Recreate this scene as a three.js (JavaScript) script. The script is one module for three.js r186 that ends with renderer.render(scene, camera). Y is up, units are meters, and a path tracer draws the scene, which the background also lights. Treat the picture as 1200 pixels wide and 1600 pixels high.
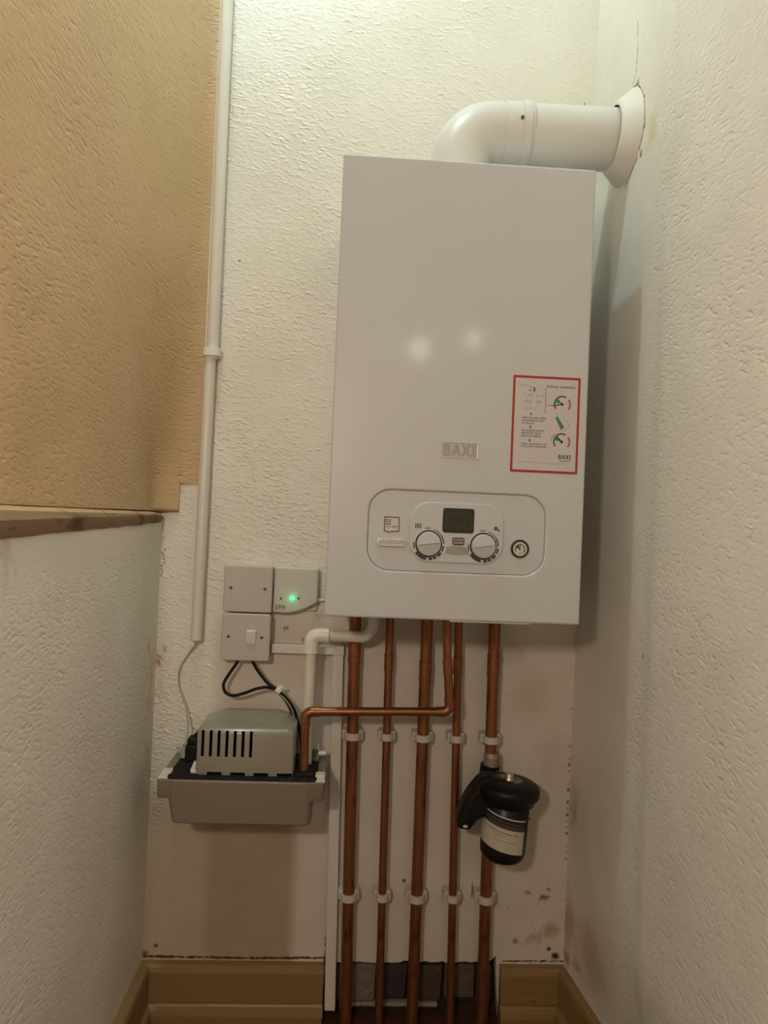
import * as THREE from 'three';
import { RoundedBoxGeometry } from 'three/addons/geometries/RoundedBoxGeometry.js';
import { mergeGeometries, mergeVertices, toCreasedNormals } from 'three/addons/utils/BufferGeometryUtils.js';
import { TextGeometry } from 'three/addons/geometries/TextGeometry.js';
import { FontLoader } from 'three/addons/loaders/FontLoader.js';
import { Brush, Evaluator, SUBTRACTION } from 'three-bvh-csg';

// ---------------------------------------------------------------- camera, sky, lamps, exposure
// metres; x right along the back wall, y up from the floor, z out of the back wall
const scene = new THREE.Scene();
scene.background = new THREE.Color(0, 0, 0);
const camera = new THREE.PerspectiveCamera(2 * Math.atan(800 / 1110) * 180 / Math.PI, 0.75, 0.02, 30);
camera.rotation.order = 'YXZ';
camera.position.set(0.0323, 0.9469, 1.3602);
camera.rotation.set(0.71022 * Math.PI / 180, -2.73669 * Math.PI / 180, 2.38221 * Math.PI / 180);
scene.add(camera);
const renderer = new THREE.WebGLRenderer({ antialias: true });
renderer.toneMapping = THREE.LinearToneMapping;
renderer.toneMappingExposure = 1.06;
renderer.shadowMap.enabled = true;
renderer.shadowMap.type = THREE.PCFSoftShadowMap;
const LAMP_TOP = { at: [-0.2, 2.55, 0.48], color: [0.585, 0.855, 1], candela: 1.418, radius: 1.1 };
const LAMP_HALL = { at: [-0.3, 1.2, 1.6], color: [1, 0.83, 0.66], candela: 1.56, radius: 2.5 };  // unseen source placed by the shadows; its floor stand is added
const LAMP_FAR = [{ at: [0.383, 1.924, 3.2], color: [1, 0.9, 0.78], candela: 0.055, radius: 3, r: 0.06 }, { at: [0.689, 1.995, 3.2], color: [1, 0.9, 0.78], candela: 0.03, radius: 2.2, r: 0.045 }];  // unseen globes added to give the reflections on the boiler front
const FILL_SIDE = { at: [1.1, 1.5, 1.75], color: [1, 0.8, 0.8], candela: 1.2, radius: 2 };  // added unseen fill light, brightens the cupboard from the right

// ---------------------------------------------------------------- helpers
let seed = 7;
const rnd = () => { seed = (seed * 1664525 + 1013904223) >>> 0; return seed / 4294967296; };
const rr = (a, b) => a + (b - a) * rnd();
const V = (x, y, z) => new THREE.Vector3(x, y, z);
const used = {};
const numbered = (n) => { const k = used[n] = (used[n] ?? -1) + 1; return k ? n + '_' + String(k).padStart(3, '0') : n; };
const smooth = (e0, e1, x) => { const t = Math.min(1, Math.max(0, (x - e0) / (e1 - e0))); return t * t * (3 - 2 * t); };
const hash = (x, y) => { let h = Math.imul(x, 374761393) + Math.imul(y, 668265263); h = Math.imul(h ^ (h >>> 13), 1274126177); return ((h ^ (h >>> 16)) >>> 0) / 4294967296; };
const vnoise = (x, y) => {
  const ix = Math.floor(x), iy = Math.floor(y), fx = x - ix, fy = y - iy, u = fx * fx * (3 - 2 * fx), v = fy * fy * (3 - 2 * fy);
  return (hash(ix, iy) * (1 - u) + hash(ix + 1, iy) * u) * (1 - v) + (hash(ix, iy + 1) * (1 - u) + hash(ix + 1, iy + 1) * u) * v;
};
const fbm = (x, y, n = 4) => { let s = 0, a = 0.5; for (let i = 0; i < n; i++) { s += a * vnoise(x, y); x = x * 2.03 + 17.1; y = y * 2.03 + 9.7; a *= 0.5; } return s; };

function mat(rgb, roughness = 0.6, extra = {}) {
  return new THREE.MeshPhysicalMaterial({ color: new THREE.Color().setRGB(...rgb), roughness, ...extra });
}
function shade(o) { o.traverse((m) => { if (m.isMesh) { m.castShadow = true; m.receiveShadow = true; } }); return o; }
function part(name, geo, material, parent, label) {
  const g = Array.isArray(geo) ? mergeGeometries(geo.map((q) => (q.index ? q.toNonIndexed() : q)).map((q) => { for (const k of Object.keys(q.attributes)) if (!['position', 'normal', 'uv'].includes(k)) q.deleteAttribute(k); return q; })) : geo;
  const m = new THREE.Mesh(g, material);
  m.name = parent === scene ? numbered(name) : name;
  m.castShadow = m.receiveShadow = true;
  if (label) m.userData.label = label;
  parent.add(m);
  return m;
}
function tag(o, label, category, group) { o.userData.label = label; o.userData.category = category; if (group) o.userData.group = group; return o; }
function thing(name, label, category, at = [0, 0, 0], group) {
  const o = new THREE.Group(); o.name = numbered(name); o.position.set(...at); scene.add(o);
  return tag(o, label, category, group);
}
// a piece of the setting keeps the name given to it
function struct(name, geo, material) {
  const m = part(name, geo, material, scene); m.name = name; m.userData.kind = 'structure'; return m;
}
const bx = (x0, x1, y0, y1, z0, z1, r = 0.002, s = 2) => {
  const g = new RoundedBoxGeometry(x1 - x0, y1 - y0, z1 - z0, s, Math.min(r, (x1 - x0) / 2.01, (y1 - y0) / 2.01, (z1 - z0) / 2.01));
  return g.translate((x0 + x1) / 2, (y0 + y1) / 2, (z0 + z1) / 2);
};
const box = (x0, x1, y0, y1, z0, z1) => new THREE.BoxGeometry(x1 - x0, y1 - y0, z1 - z0).translate((x0 + x1) / 2, (y0 + y1) / 2, (z0 + z1) / 2);
// straight round bar between two points
function rod(a, b, r, seg = 24, r2 = r) {
  const d = b.clone().sub(a), g = new THREE.CylinderGeometry(r2, r, d.length(), seg, 1);
  g.applyQuaternion(new THREE.Quaternion().setFromUnitVectors(V(0, 1, 0), d.normalize()));
  return g.translate(...a.clone().add(b).multiplyScalar(0.5).toArray());
}
// tube through points with rounded corners
function bent(points, r, corner, seg = 20, steps = 160) {
  const p = points.map((q) => (q.isVector3 ? q : V(...q))), path = new THREE.CurvePath();
  let from = p[0];
  for (let i = 1; i < p.length - 1; i++) {
    const a = p[i].clone().add(p[i - 1].clone().sub(p[i]).setLength(corner)), b = p[i].clone().add(p[i + 1].clone().sub(p[i]).setLength(corner));
    path.add(new THREE.LineCurve3(from, a));
    path.add(new THREE.CubicBezierCurve3(a, a.clone().lerp(p[i], 0.552), b.clone().lerp(p[i], 0.552), b));
    from = b;
  }
  path.add(new THREE.LineCurve3(from, p[p.length - 1]));
  return new THREE.TubeGeometry(path, steps, r, seg, false);
}
const flex = (points, r, steps = 80, seg = 10) => new THREE.TubeGeometry(new THREE.CatmullRomCurve3(points.map((q) => V(...q))), steps, r, seg, false);
const rrShape = (x0, x1, y0, y1, r, S = THREE.Shape) => {
  const s = new S();
  s.moveTo(x0 + r, y0); s.lineTo(x1 - r, y0); s.absarc(x1 - r, y0 + r, r, -Math.PI / 2, 0, false); s.lineTo(x1, y1 - r);
  s.absarc(x1 - r, y1 - r, r, 0, Math.PI / 2, false); s.lineTo(x0 + r, y1); s.absarc(x0 + r, y1 - r, r, Math.PI / 2, Math.PI, false); s.lineTo(x0, y0 + r);
  s.absarc(x0 + r, y0 + r, r, Math.PI, 1.5 * Math.PI, false);
  return s;
};
// flat shape given thickness between z0 and z1 with an eased edge
function slab(shape, z0, z1, bevel = 0.001, curve = 24) {
  return new THREE.ExtrudeGeometry(shape, { depth: z1 - z0 - bevel * 2, bevelEnabled: bevel > 0, bevelThickness: bevel, bevelSize: bevel, bevelOffset: -bevel, bevelSegments: 3, curveSegments: curve }).translate(0, 0, z0 + bevel);
}
// surface through rings of equally many points, with end caps
function loft(rings, crease = 0.6, close = true) {
  const n = rings[0].length, pos = [], uv = [], idx = [];
  rings.forEach((r, i) => r.forEach((p, j) => { pos.push(p.x, p.y, p.z); uv.push(j / n, i / (rings.length - 1)); }));
  for (let i = 0; i < rings.length - 1; i++) for (let j = 0; j < n; j++) {
    const a = i * n + j, b = i * n + (j + 1) % n, c = a + n, d = b + n;
    idx.push(a, b, c, b, d, c);
  }
  if (close) [0, rings.length - 1].forEach((i) => {
    const c = rings[i].reduce((s, p) => s.add(p), V(0, 0, 0)).multiplyScalar(1 / n), at = pos.length / 3;
    pos.push(c.x, c.y, c.z); uv.push(0.5, 0.5);
    for (let j = 0; j < n; j++) { const a = i * n + j, b = i * n + (j + 1) % n; if (i) idx.push(a, b, at); else idx.push(b, a, at); }
  });
  const g = new THREE.BufferGeometry();
  g.setAttribute('position', new THREE.Float32BufferAttribute(pos, 3)); g.setAttribute('uv', new THREE.Float32BufferAttribute(uv, 2)); g.setIndex(idx);
  return toCreasedNormals(g, crease);
}
const lathe = (pts, seg = 40) => new THREE.LatheGeometry(pts.map(([r, y]) => new THREE.Vector2(r, y)), seg);
function planarUV(g, x0, x1, y0, y1, ax = 'x', ay = 'y') {
  const p = g.attributes.position, uv = new Float32Array(p.count * 2), get = { x: (i) => p.getX(i), y: (i) => p.getY(i), z: (i) => p.getZ(i) };
  for (let i = 0; i < p.count; i++) { uv[i * 2] = (get[ax](i) - x0) / (x1 - x0); uv[i * 2 + 1] = (get[ay](i) - y0) / (y1 - y0); }
  g.setAttribute('uv', new THREE.BufferAttribute(uv, 2));
  return g;
}
function canvasTex(w, h, draw) {
  const c = document.createElement('canvas'); c.width = w; c.height = h;
  const x = c.getContext('2d'); draw(x, w, h);
  const t = new THREE.CanvasTexture(c); t.colorSpace = THREE.SRGBColorSpace; t.anisotropy = 8; return t;
}
function heightTex(data, w, h) {
  const t = new THREE.DataTexture(data, w, h, THREE.RedFormat, THREE.FloatType);
  t.magFilter = t.minFilter = THREE.LinearFilter; t.wrapS = t.wrapT = THREE.MirroredRepeatWrapping; t.needsUpdate = true; return t;
}
// brushed artex relief: short curved ridges laid over each other. sx, sy: metres per pixel; row 0 is the bottom
function artex(w, h, sx, sy, density, angle, spread, mask, fine = 0.1) {
  const d = new Float32Array(w * h), W = w * sx, H = h * sy, count = Math.round(W * H * density);
  for (let k = 0; k < count; k++) {
    const cx = rnd() * W, cy = rnd() * H, m = mask(cx, cy);
    const a = angle(cx, cy) + (rnd() + rnd() - 1) * spread, len = rr(0.0025, 0.0085), sg = rr(0.0006, 0.0013), amp = rr(0.25, 1) * (rnd() < 0.12 ? -0.9 : 1) * m * (0.62 + 0.38 * smooth(0.34, 0.56, fbm(cx * 9 + 3, cy * 9 + 7, 3))), bend = rr(-18, 18);
    if (Math.abs(amp) < 0.02) continue;
    const ca = Math.cos(a), sa = Math.sin(a), R = len + 3 * sg;
    const x0 = Math.max(0, Math.floor((cx - R) / sx)), x1 = Math.min(w - 1, Math.ceil((cx + R) / sx)), y0 = Math.max(0, Math.floor((cy - R) / sy)), y1 = Math.min(h - 1, Math.ceil((cy + R) / sy));
    for (let y = y0; y <= y1; y++) for (let x = x0; x <= x1; x++) {
      const dx = x * sx - cx, dy = y * sy - cy, u = dx * ca + dy * sa, v = -dx * sa + dy * ca - bend * u * u, t = u / len;
      if (t < -1 || t > 1 || Math.abs(v) > 3 * sg) continue;
      d[y * w + x] += amp * (1 - t * t) * Math.exp(-(v * v) / (2 * sg * sg)) * (v > 0 ? 1 : 0.8);
    }
  }
  for (let y = 0; y < h; y++) for (let x = 0; x < w; x++) {
    const X = x * sx, Y = y * sy;
    d[y * w + x] = Math.max(-1, Math.min(2.2, d[y * w + x])) * 0.45 + fbm(X * 60, Y * 60, 3) * fine + fbm(X * 9 + 40, Y * 9, 3) * 0.9;
  }
  return heightTex(d, w, h);
}
const sRGB = (r, g, b, a = 1) => `rgba(${r},${g},${b},${a})`;

// ---------------------------------------------------------------- the room
const XL = -0.321, XR = 0.479, CEIL = 2.75, ZEND = 1.05;
// wall paint, with the wear and dirt that belongs to it (canvas px = mm; x from the left corner, y up from the floor)
function paint(w, h, base, draw) {
  return canvasTex(w, h, (c) => {
    const id = c.createImageData(w, h);
    for (let y = 0; y < h; y++) for (let x = 0; x < w; x++) {
      const n = (fbm(x / 90, y / 90, 4) - 0.47) * 14 + (fbm(x / 7, y / 7, 2) - 0.37) * 5, b = base(x, h - y), i = (y * w + x) * 4;
      id.data[i] = b[0] + n; id.data[i + 1] = b[1] + n; id.data[i + 2] = b[2] + n * 1.1; id.data[i + 3] = 255;
    }
    c.putImageData(id, 0, 0);
    draw(c, (x) => x, (y) => h - y);
  });
}
function blot(c, x, y, rx, ry, rgb, a, ragged = 0.5) {
  for (let i = 0; i < 14; i++) {
    c.fillStyle = sRGB(...rgb, a / 5);
    c.beginPath(); c.ellipse(x + rr(-1, 1) * rx * ragged, y + rr(-1, 1) * ry * ragged, rx * rr(0.3, 0.9), ry * rr(0.3, 0.9), rr(0, 3), 0, 7); c.fill();
  }
}
function crackLine(c, pts, w, rgb, a, jitter = 1.5) {
  c.strokeStyle = sRGB(...rgb, a); c.lineCap = 'round';
  for (let i = 0; i < pts.length - 1; i++) {
    const [x0, y0] = pts[i], [x1, y1] = pts[i + 1], n = Math.max(2, Math.round(Math.hypot(x1 - x0, y1 - y0) / 4));
    for (let k = 0; k < n; k++) {
      if (rnd() < 0.12) continue;
      c.lineWidth = w * rr(0.4, 1.3);
      c.beginPath(); c.moveTo(x0 + (x1 - x0) * k / n + rr(-1, 1) * jitter * 0.4, y0 + (y1 - y0) * k / n + rr(-1, 1) * jitter * 0.4);
      c.lineTo(x0 + (x1 - x0) * (k + 1) / n + rr(-1, 1) * jitter * 0.4, y0 + (y1 - y0) * (k + 1) / n + rr(-1, 1) * jitter * 0.4); c.stroke();
    }
  }
}
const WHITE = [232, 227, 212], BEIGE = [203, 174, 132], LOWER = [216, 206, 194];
const BW = 800, BH = 2048;                                   // 1 mm per pixel
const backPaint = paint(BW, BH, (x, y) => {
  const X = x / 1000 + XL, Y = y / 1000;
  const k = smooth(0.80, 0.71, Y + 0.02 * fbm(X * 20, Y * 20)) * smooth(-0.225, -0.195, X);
  const tankShade = smooth(-0.03, -0.06, X) * smooth(0.45, 0.38, Y) * 0.85;                    // shade under the pump tank, put into the paint colour
  return WHITE.map((v, i) => v + (LOWER[i] - v) * k - [46, 58, 68][i] * tankShade);
}, (c, px, py) => {
  const at = (X, Y) => [(X - XL) * 1000, BH - Y * 1000];
  const D = [70, 45, 25];
  crackLine(c, [at(-0.318, 0.113), at(-0.12, 0.112), at(0.02, 0.114)], 4, D, 0.8, 2);
  crackLine(c, [at(0.36, 0.112), at(0.478, 0.113)], 3, D, 0.7, 2);
  blot(c, ...at(0.462, 0.122), 9, 7, [50, 28, 14], 1.2); blot(c, ...at(0.45, 0.136), 5, 4, [60, 35, 18], 1);
  blot(c, ...at(0.437, 0.234), 12, 3, [60, 40, 25], 0.7); blot(c, ...at(0.405, 0.243), 10, 3, [90, 65, 45], 0.4); blot(c, ...at(0.445, 0.25), 6, 2, [60, 40, 25], 0.6);
  blot(c, ...at(0.42, 0.155), 25, 6, [120, 92, 62], 0.3); blot(c, ...at(0.385, 0.15), 8, 5, [95, 70, 45], 0.4); blot(c, ...at(0.45, 0.17), 25, 14, [150, 120, 95], 0.35);
  blot(c, ...at(0.40, 0.62), 60, 60, [185, 165, 145], 0.22); blot(c, ...at(0.44, 0.5), 30, 80, [185, 165, 145], 0.2); blot(c, ...at(0.36, 0.70), 30, 22, [170, 150, 130], 0.3);
  for (let i = 0; i < 26; i++) blot(c, ...at(rr(0.33, 0.478), rr(0.13, 0.66)), rr(0.6, 2), rr(0.5, 1.4), [70, 45, 25], rr(0.3, 0.9));
  for (let i = 0; i < 40; i++) blot(c, ...at(rr(-0.24, 0.47), rr(0.8, 2.0)), rr(0.4, 1.4), rr(0.4, 0.9), [110, 95, 70], rr(0.3, 0.8));
  for (let y = 0.25; y < 0.6; y += 0.012) if (rnd() < 0.6) blot(c, ...at(0.476, y), rr(0.8, 2.5), rr(2, 6), [85, 55, 35], rr(0.3, 0.9));
  blot(c, ...at(0.268, 0.388), 7, 1.2, [120, 95, 95], 0.5); blot(c, ...at(0.40, 0.385), 5, 1.6, [50, 32, 20], 1); blot(c, ...at(0.39, 0.462), 2, 3, [60, 40, 25], 0.8);
  crackLine(c, [at(0.2966, 0.262), at(0.2966, 0.232)], 1.6, [40, 28, 20], 0.9, 0.6); blot(c, ...at(0.165, 0.262), 4, 4, [70, 50, 35], 0.8);
  blot(c, ...at(-0.297, 0.133), 4, 4, [60, 38, 18], 0.9); blot(c, ...at(-0.316, 0.118), 8, 6, [90, 55, 40], 0.6);
  blot(c, ...at(-0.31, 0.62), 4, 60, [165, 120, 80], 0.35); blot(c, ...at(-0.317, 0.665), 3, 22, [150, 95, 55], 0.7); blot(c, ...at(-0.306, 0.69), 3, 10, [160, 130, 95], 0.6);
  for (let i = 0; i < 9; i++) blot(c, ...at(-0.317 + rr(-0.002, 0.004), 0.875 - i * 0.006), 1.6, 3, [95, 80, 62], 0.6);
  crackLine(c, [at(-0.225, 1.9), at(-0.222, 1.62)], 2, [205, 165, 110], 0.3, 2);
  blot(c, ...at(-0.198, 1.43), 3, 1.5, [70, 60, 45], 0.9);
  blot(c, ...at(-0.08, 0.735), 7, 2.5, [110, 85, 60], 0.8); blot(c, ...at(-0.045, 0.715), 9, 2, [110, 85, 60], 0.7); blot(c, ...at(-0.02, 0.76), 30, 4, [120, 100, 80], 0.25);
  crackLine(c, [at(0.02, 0.16), at(0.022, 0.13), at(0.02, 0.1)], 3, [40, 28, 18], 0.8, 2);
  crackLine(c, [at(0.456, 1.78), at(0.462, 1.74), at(0.47, 1.70)], 1.4, [120, 105, 75], 0.8, 3);
});
const backMask = (x, y) => {
  const X = x + XL;
  const strip = smooth(-0.2, -0.235, X) * smooth(0.28, 0.45, y), upper = smooth(0.765, 0.80, y) * (1 - 0.65 * smooth(0.2, 0.42, X));
  return Math.max(strip, upper, 0.08) * (1 - 0.9 * smooth(0.35, 0.25, y));
};
const backRelief = artex(BW, BH, 0.001, 0.001, 24000, (x, y) => -0.22 + 0.5 * (fbm(x * 6, y * 6, 2) - 0.4), 0.55, backMask, 0.12);
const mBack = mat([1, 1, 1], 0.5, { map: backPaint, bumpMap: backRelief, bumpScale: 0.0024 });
const plaster = new THREE.Shape();
{
  const o = [[XL - 0.1, 0], [0.0205, 0], [0.0195, 0.05], [0.0215, 0.1]];
  for (let x = 0.028; x < 0.335; x += 0.0075) o.push([x, 0.107 + 0.007 * (fbm(x * 90, 2, 3) - 0.45) + (x > 0.17 && x < 0.32 ? 0.006 * fbm(x * 300, 9, 2) : 0)]);
  o.push([0.338, 0.113], [0.3475, 0.122], [0.3485, 0.09], [0.352, 0.05], [0.357, 0], [XR + 0.1, 0], [XR + 0.1, CEIL], [XL - 0.1, CEIL]);
  o.forEach(([x, y], i) => (i ? plaster.lineTo(x, y) : plaster.moveTo(x, y)));
}
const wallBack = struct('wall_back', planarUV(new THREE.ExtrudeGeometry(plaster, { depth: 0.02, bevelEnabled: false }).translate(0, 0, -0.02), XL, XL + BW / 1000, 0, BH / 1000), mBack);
const masonryTex = canvasTex(512, 256, (c, w, h) => {
  c.fillStyle = '#5a5044'; c.fillRect(0, 0, w, h);
  for (let i = 0; i < 900; i++) { const v = rr(40, 120); c.fillStyle = sRGB(v, v * 0.86, v * 0.72, 0.35); c.beginPath(); c.ellipse(rnd() * w, rnd() * h, rr(2, 16), rr(2, 9), rnd() * 3, 0, 7); c.fill(); }
});
const rubble = new Float32Array(512 * 256); for (let i = 0; i < rubble.length; i++) rubble[i] = fbm((i % 512) / 22, Math.floor(i / 512) / 22, 5);
const rubbleTex = heightTex(rubble, 512, 256);
const mMasonry = mat([0.3, 0.25, 0.2], 0.95, { map: masonryTex, bumpMap: rubbleTex, bumpScale: 0.008 });
part('masonry', planarUV(box(XL - 0.1, XR + 0.1, 0, CEIL, -0.16, -0.0201), 0, 0.35, 0, 0.15), mMasonry, wallBack, 'bare dark masonry behind the broken plaster');
// rough bricks showing where the skirting was cut away for the pipes
const brickTone = [[0.2, 0.155, 0.115], [0.05, 0.032, 0.036], [0.075, 0.045, 0.03], [0.115, 0.08, 0.05], [0.1, 0.07, 0.05]];
[[0.066, 0.119, 0.028, 0.099, 0], [0.124, 0.178, 0.034, 0.1, 1], [0.184, 0.246, 0.03, 0.097, 2], [0.251, 0.309, 0.036, 0.1, 3], [0.314, 0.344, 0.03, 0.095, 4], [0.024, 0.061, 0.03, 0.098, 2]].forEach(([x0, x1, y0, y1, k]) => {
  const g = new RoundedBoxGeometry(x1 - x0, y1 - y0, 0.02, 3, 0.004), p = g.attributes.position;
  for (let i = 0; i < p.count; i++) { const n = (fbm(p.getX(i) * 120 + k * 9 + 50, p.getY(i) * 120 + p.getZ(i) * 80 + 50, 3) - 0.45) * 0.008; p.setXYZ(i, p.getX(i) + n, p.getY(i) + n * 0.8, p.getZ(i) + n); }
  g.computeVertexNormals();
  part('brick', planarUV(g.translate((x0 + x1) / 2, (y0 + y1) / 2, -0.016), 0, 0.2, 0, 0.1), mat(brickTone[k], 0.95, { bumpMap: rubbleTex, bumpScale: 0.004 }), wallBack);
});
part('mortar', planarUV(bx(0.06, 0.24, 0.019, 0.027, -0.02, -0.004, 0.003), 0, 0.2, 0, 0.1), mat([0.3, 0.25, 0.2], 0.95, { bumpMap: rubbleTex, bumpScale: 0.006 }), wallBack);

// right wall: splays a little towards the camera at its foot
const rightPaint = paint(1024, 2048, () => WHITE.map((v, i) => v - [4, 4, 0][i]), (c) => {
  const at = (Z, Y) => [Z * 1000, 2048 - Y * 1000];
  blot(c, ...at(0.03, 0.42), 12, 60, [150, 110, 90], 0.35); blot(c, ...at(0.02, 0.2), 30, 70, [165, 120, 95], 0.4); blot(c, ...at(0.13, 0.2), 60, 80, [185, 150, 128], 0.35);
  blot(c, ...at(0.015, 0.13), 20, 12, [120, 85, 60], 0.5); blot(c, ...at(0.06, 0.14), 30, 6, [130, 95, 65], 0.4);
  for (let i = 0; i < 14; i++) blot(c, ...at(rr(0.004, 0.05), rr(0.25, 0.6)), rr(0.8, 2), rr(0.8, 2.5), [80, 50, 35], rr(0.3, 0.8));
  crackLine(c, [at(0.20, 1.80), at(0.205, 1.75), at(0.20, 1.71), at(0.19, 1.70)], 2, [110, 95, 60], 0.8, 4);
  crackLine(c, [at(0.165, 1.697), at(0.135, 1.69), at(0.10, 1.66)], 2.4, [80, 60, 35], 0.8, 2);
  crackLine(c, [at(0.17, 1.698), at(0.21, 1.69), at(0.24, 1.65), at(0.246, 1.6), at(0.22, 1.56), at(0.17, 1.535)], 2.6, [70, 50, 28], 0.85, 1);
  blot(c, ...at(0.235, 1.56), 3, 8, [75, 58, 38], 0.9); blot(c, ...at(0.24, 1.60), 3, 5, [75, 58, 38], 0.7);
  blot(c, ...at(0.275, 1.58), 14, 40, [200, 175, 120], 0.35); blot(c, ...at(0.21, 1.69), 8, 8, [140, 118, 75], 0.5);
  blot(c, ...at(0.31, 0.76), 1.6, 4, [60, 45, 30], 1);
  for (let i = 0; i < 60; i++) blot(c, ...at(rr(0.27, 0.9), rr(0.5, 1.9)), rr(0.4, 1.4), rr(0.3, 0.9), [120, 105, 85], rr(0.3, 0.8));
});
const rightMask = (z, y) => Math.max(0.1, smooth(0.25, 0.33, z + 0.04 * smooth(1.3, 0.2, y)) * (0.75 + 0.25 * smooth(0.2, 1.2, y)));
const rightRelief = artex(2048, 2048, 0.0005, 0.001, 17000, (z, y) => -0.13 + 0.5 * (fbm(z * 6, y * 6, 2) - 0.4), 0.45, rightMask, 0.1);
function sideWall(zs, ys, xf, zMax, yMax) {
  const pos = [], uv = [], idx = [], n = ys.length;
  zs.forEach((z) => ys.forEach((y) => { pos.push(xf(z, y), y, z); uv.push(z / zMax, y / yMax); }));
  for (let i = 0; i < zs.length - 1; i++) for (let j = 0; j < n - 1; j++) { const a = i * n + j; idx.push(a, a + 1, a + n, a + 1, a + n + 1, a + n); }
  const g = new THREE.BufferGeometry();
  g.setAttribute('position', new THREE.Float32BufferAttribute(pos, 3)); g.setAttribute('uv', new THREE.Float32BufferAttribute(uv, 2)); g.setIndex(idx); g.computeVertexNormals();
  return g;
}
const grid = (a, b, n) => Array.from({ length: n + 1 }, (_, i) => a + (b - a) * i / n);
const rightX = (z, y) => XR + 0.13 * Math.min(z, 0.3) * smooth(0.34, 0.02, y) + 0.002 * Math.exp(-(((z - 0.31) / 0.03) ** 2)) - 0.002 * Math.exp(-(((z - 0.345) / 0.016) ** 2)) * (0.5 + 0.5 * fbm(y * 6, 1));
struct('wall_right', [sideWall(grid(0, 1.02, 120), grid(0, CEIL, 120), rightX, 1.024, 2.048), box(XR + 0.055, XR + 0.16, 0, CEIL, -0.16, 1.02)], mat([1, 1, 1], 0.5, { map: rightPaint, bumpMap: rightRelief, bumpScale: 0.002 }));

// left wall: white below a rough timber ledge, old beige paint above it
const leftLowPaint = paint(1024, 1024, () => WHITE.map((v) => v - 2), (c) => {
  const at = (Z, Y) => [Z * 1000, 1024 - Y * 1000];
  blot(c, ...at(0.03, 0.62), 10, 90, [175, 140, 105], 0.35); blot(c, ...at(0.02, 0.45), 14, 120, [170, 140, 110], 0.25); blot(c, ...at(0.62, 0.9), 60, 8, [150, 120, 85], 0.35);
  blot(c, ...at(0.055, 0.7), 6, 14, [165, 130, 85], 0.5);
});
const leftRelief = artex(1024, 2048, 0.001, 0.001, 22000, (z, y) => 0.13 + 0.5 * (fbm(z * 6, y * 6, 2) - 0.4), 0.4, (z, y) => (y < 0.935 ? 0.9 * smooth(0.905, 0.87, y + 0.03 * fbm(z * 12, 5)) * (0.45 + 0.55 * smooth(0.1, 0.5, y)) : 1), 0.1);
const FILL = 0.0745, FILLZ = 0.3, leftTopX = (z) => XL - 0.009 - 0.042 * Math.max(0, z - FILLZ);
struct('wall_left', [sideWall(grid(0, 1.02, 60).reverse(), grid(0, 0.93, 60), (z) => XL + 0.002 * (fbm(z * 8, 1) - 0.5), 1.024, 2.048), box(XL - 0.14, XL - 0.03, 0, 0.935, -0.16, 1.02)],
  mat([1, 1, 1], 0.55, { map: (() => { const t = leftLowPaint; t.wrapS = t.wrapT = THREE.MirroredRepeatWrapping; t.repeat.set(1, 2); return t; })(), bumpMap: leftRelief, bumpScale: 0.0017 }));
const leftTopPaint = paint(1024, 1536, () => BEIGE, (c) => {
  const at = (Z, Y) => [Z * 1000, 1536 - (Y - 0.9) * 1000];
  for (let i = 0; i < 160; i++) { const z = rnd() ** 2 * 0.6; blot(c, ...at(z, rr(1.0, 1.9)), rr(0.5, 1.4), rr(0.4, 0.9), [105, 80, 45], rr(0.3, 0.9)); }
  blot(c, ...at(0.5, 1.05), 120, 60, [185, 150, 110], 0.2);
});
leftTopPaint.wrapS = leftTopPaint.wrapT = THREE.MirroredRepeatWrapping; leftTopPaint.repeat.set(1, 2.048 / 1.536); leftTopPaint.offset.set(0, -0.9 / 1.536);
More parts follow.
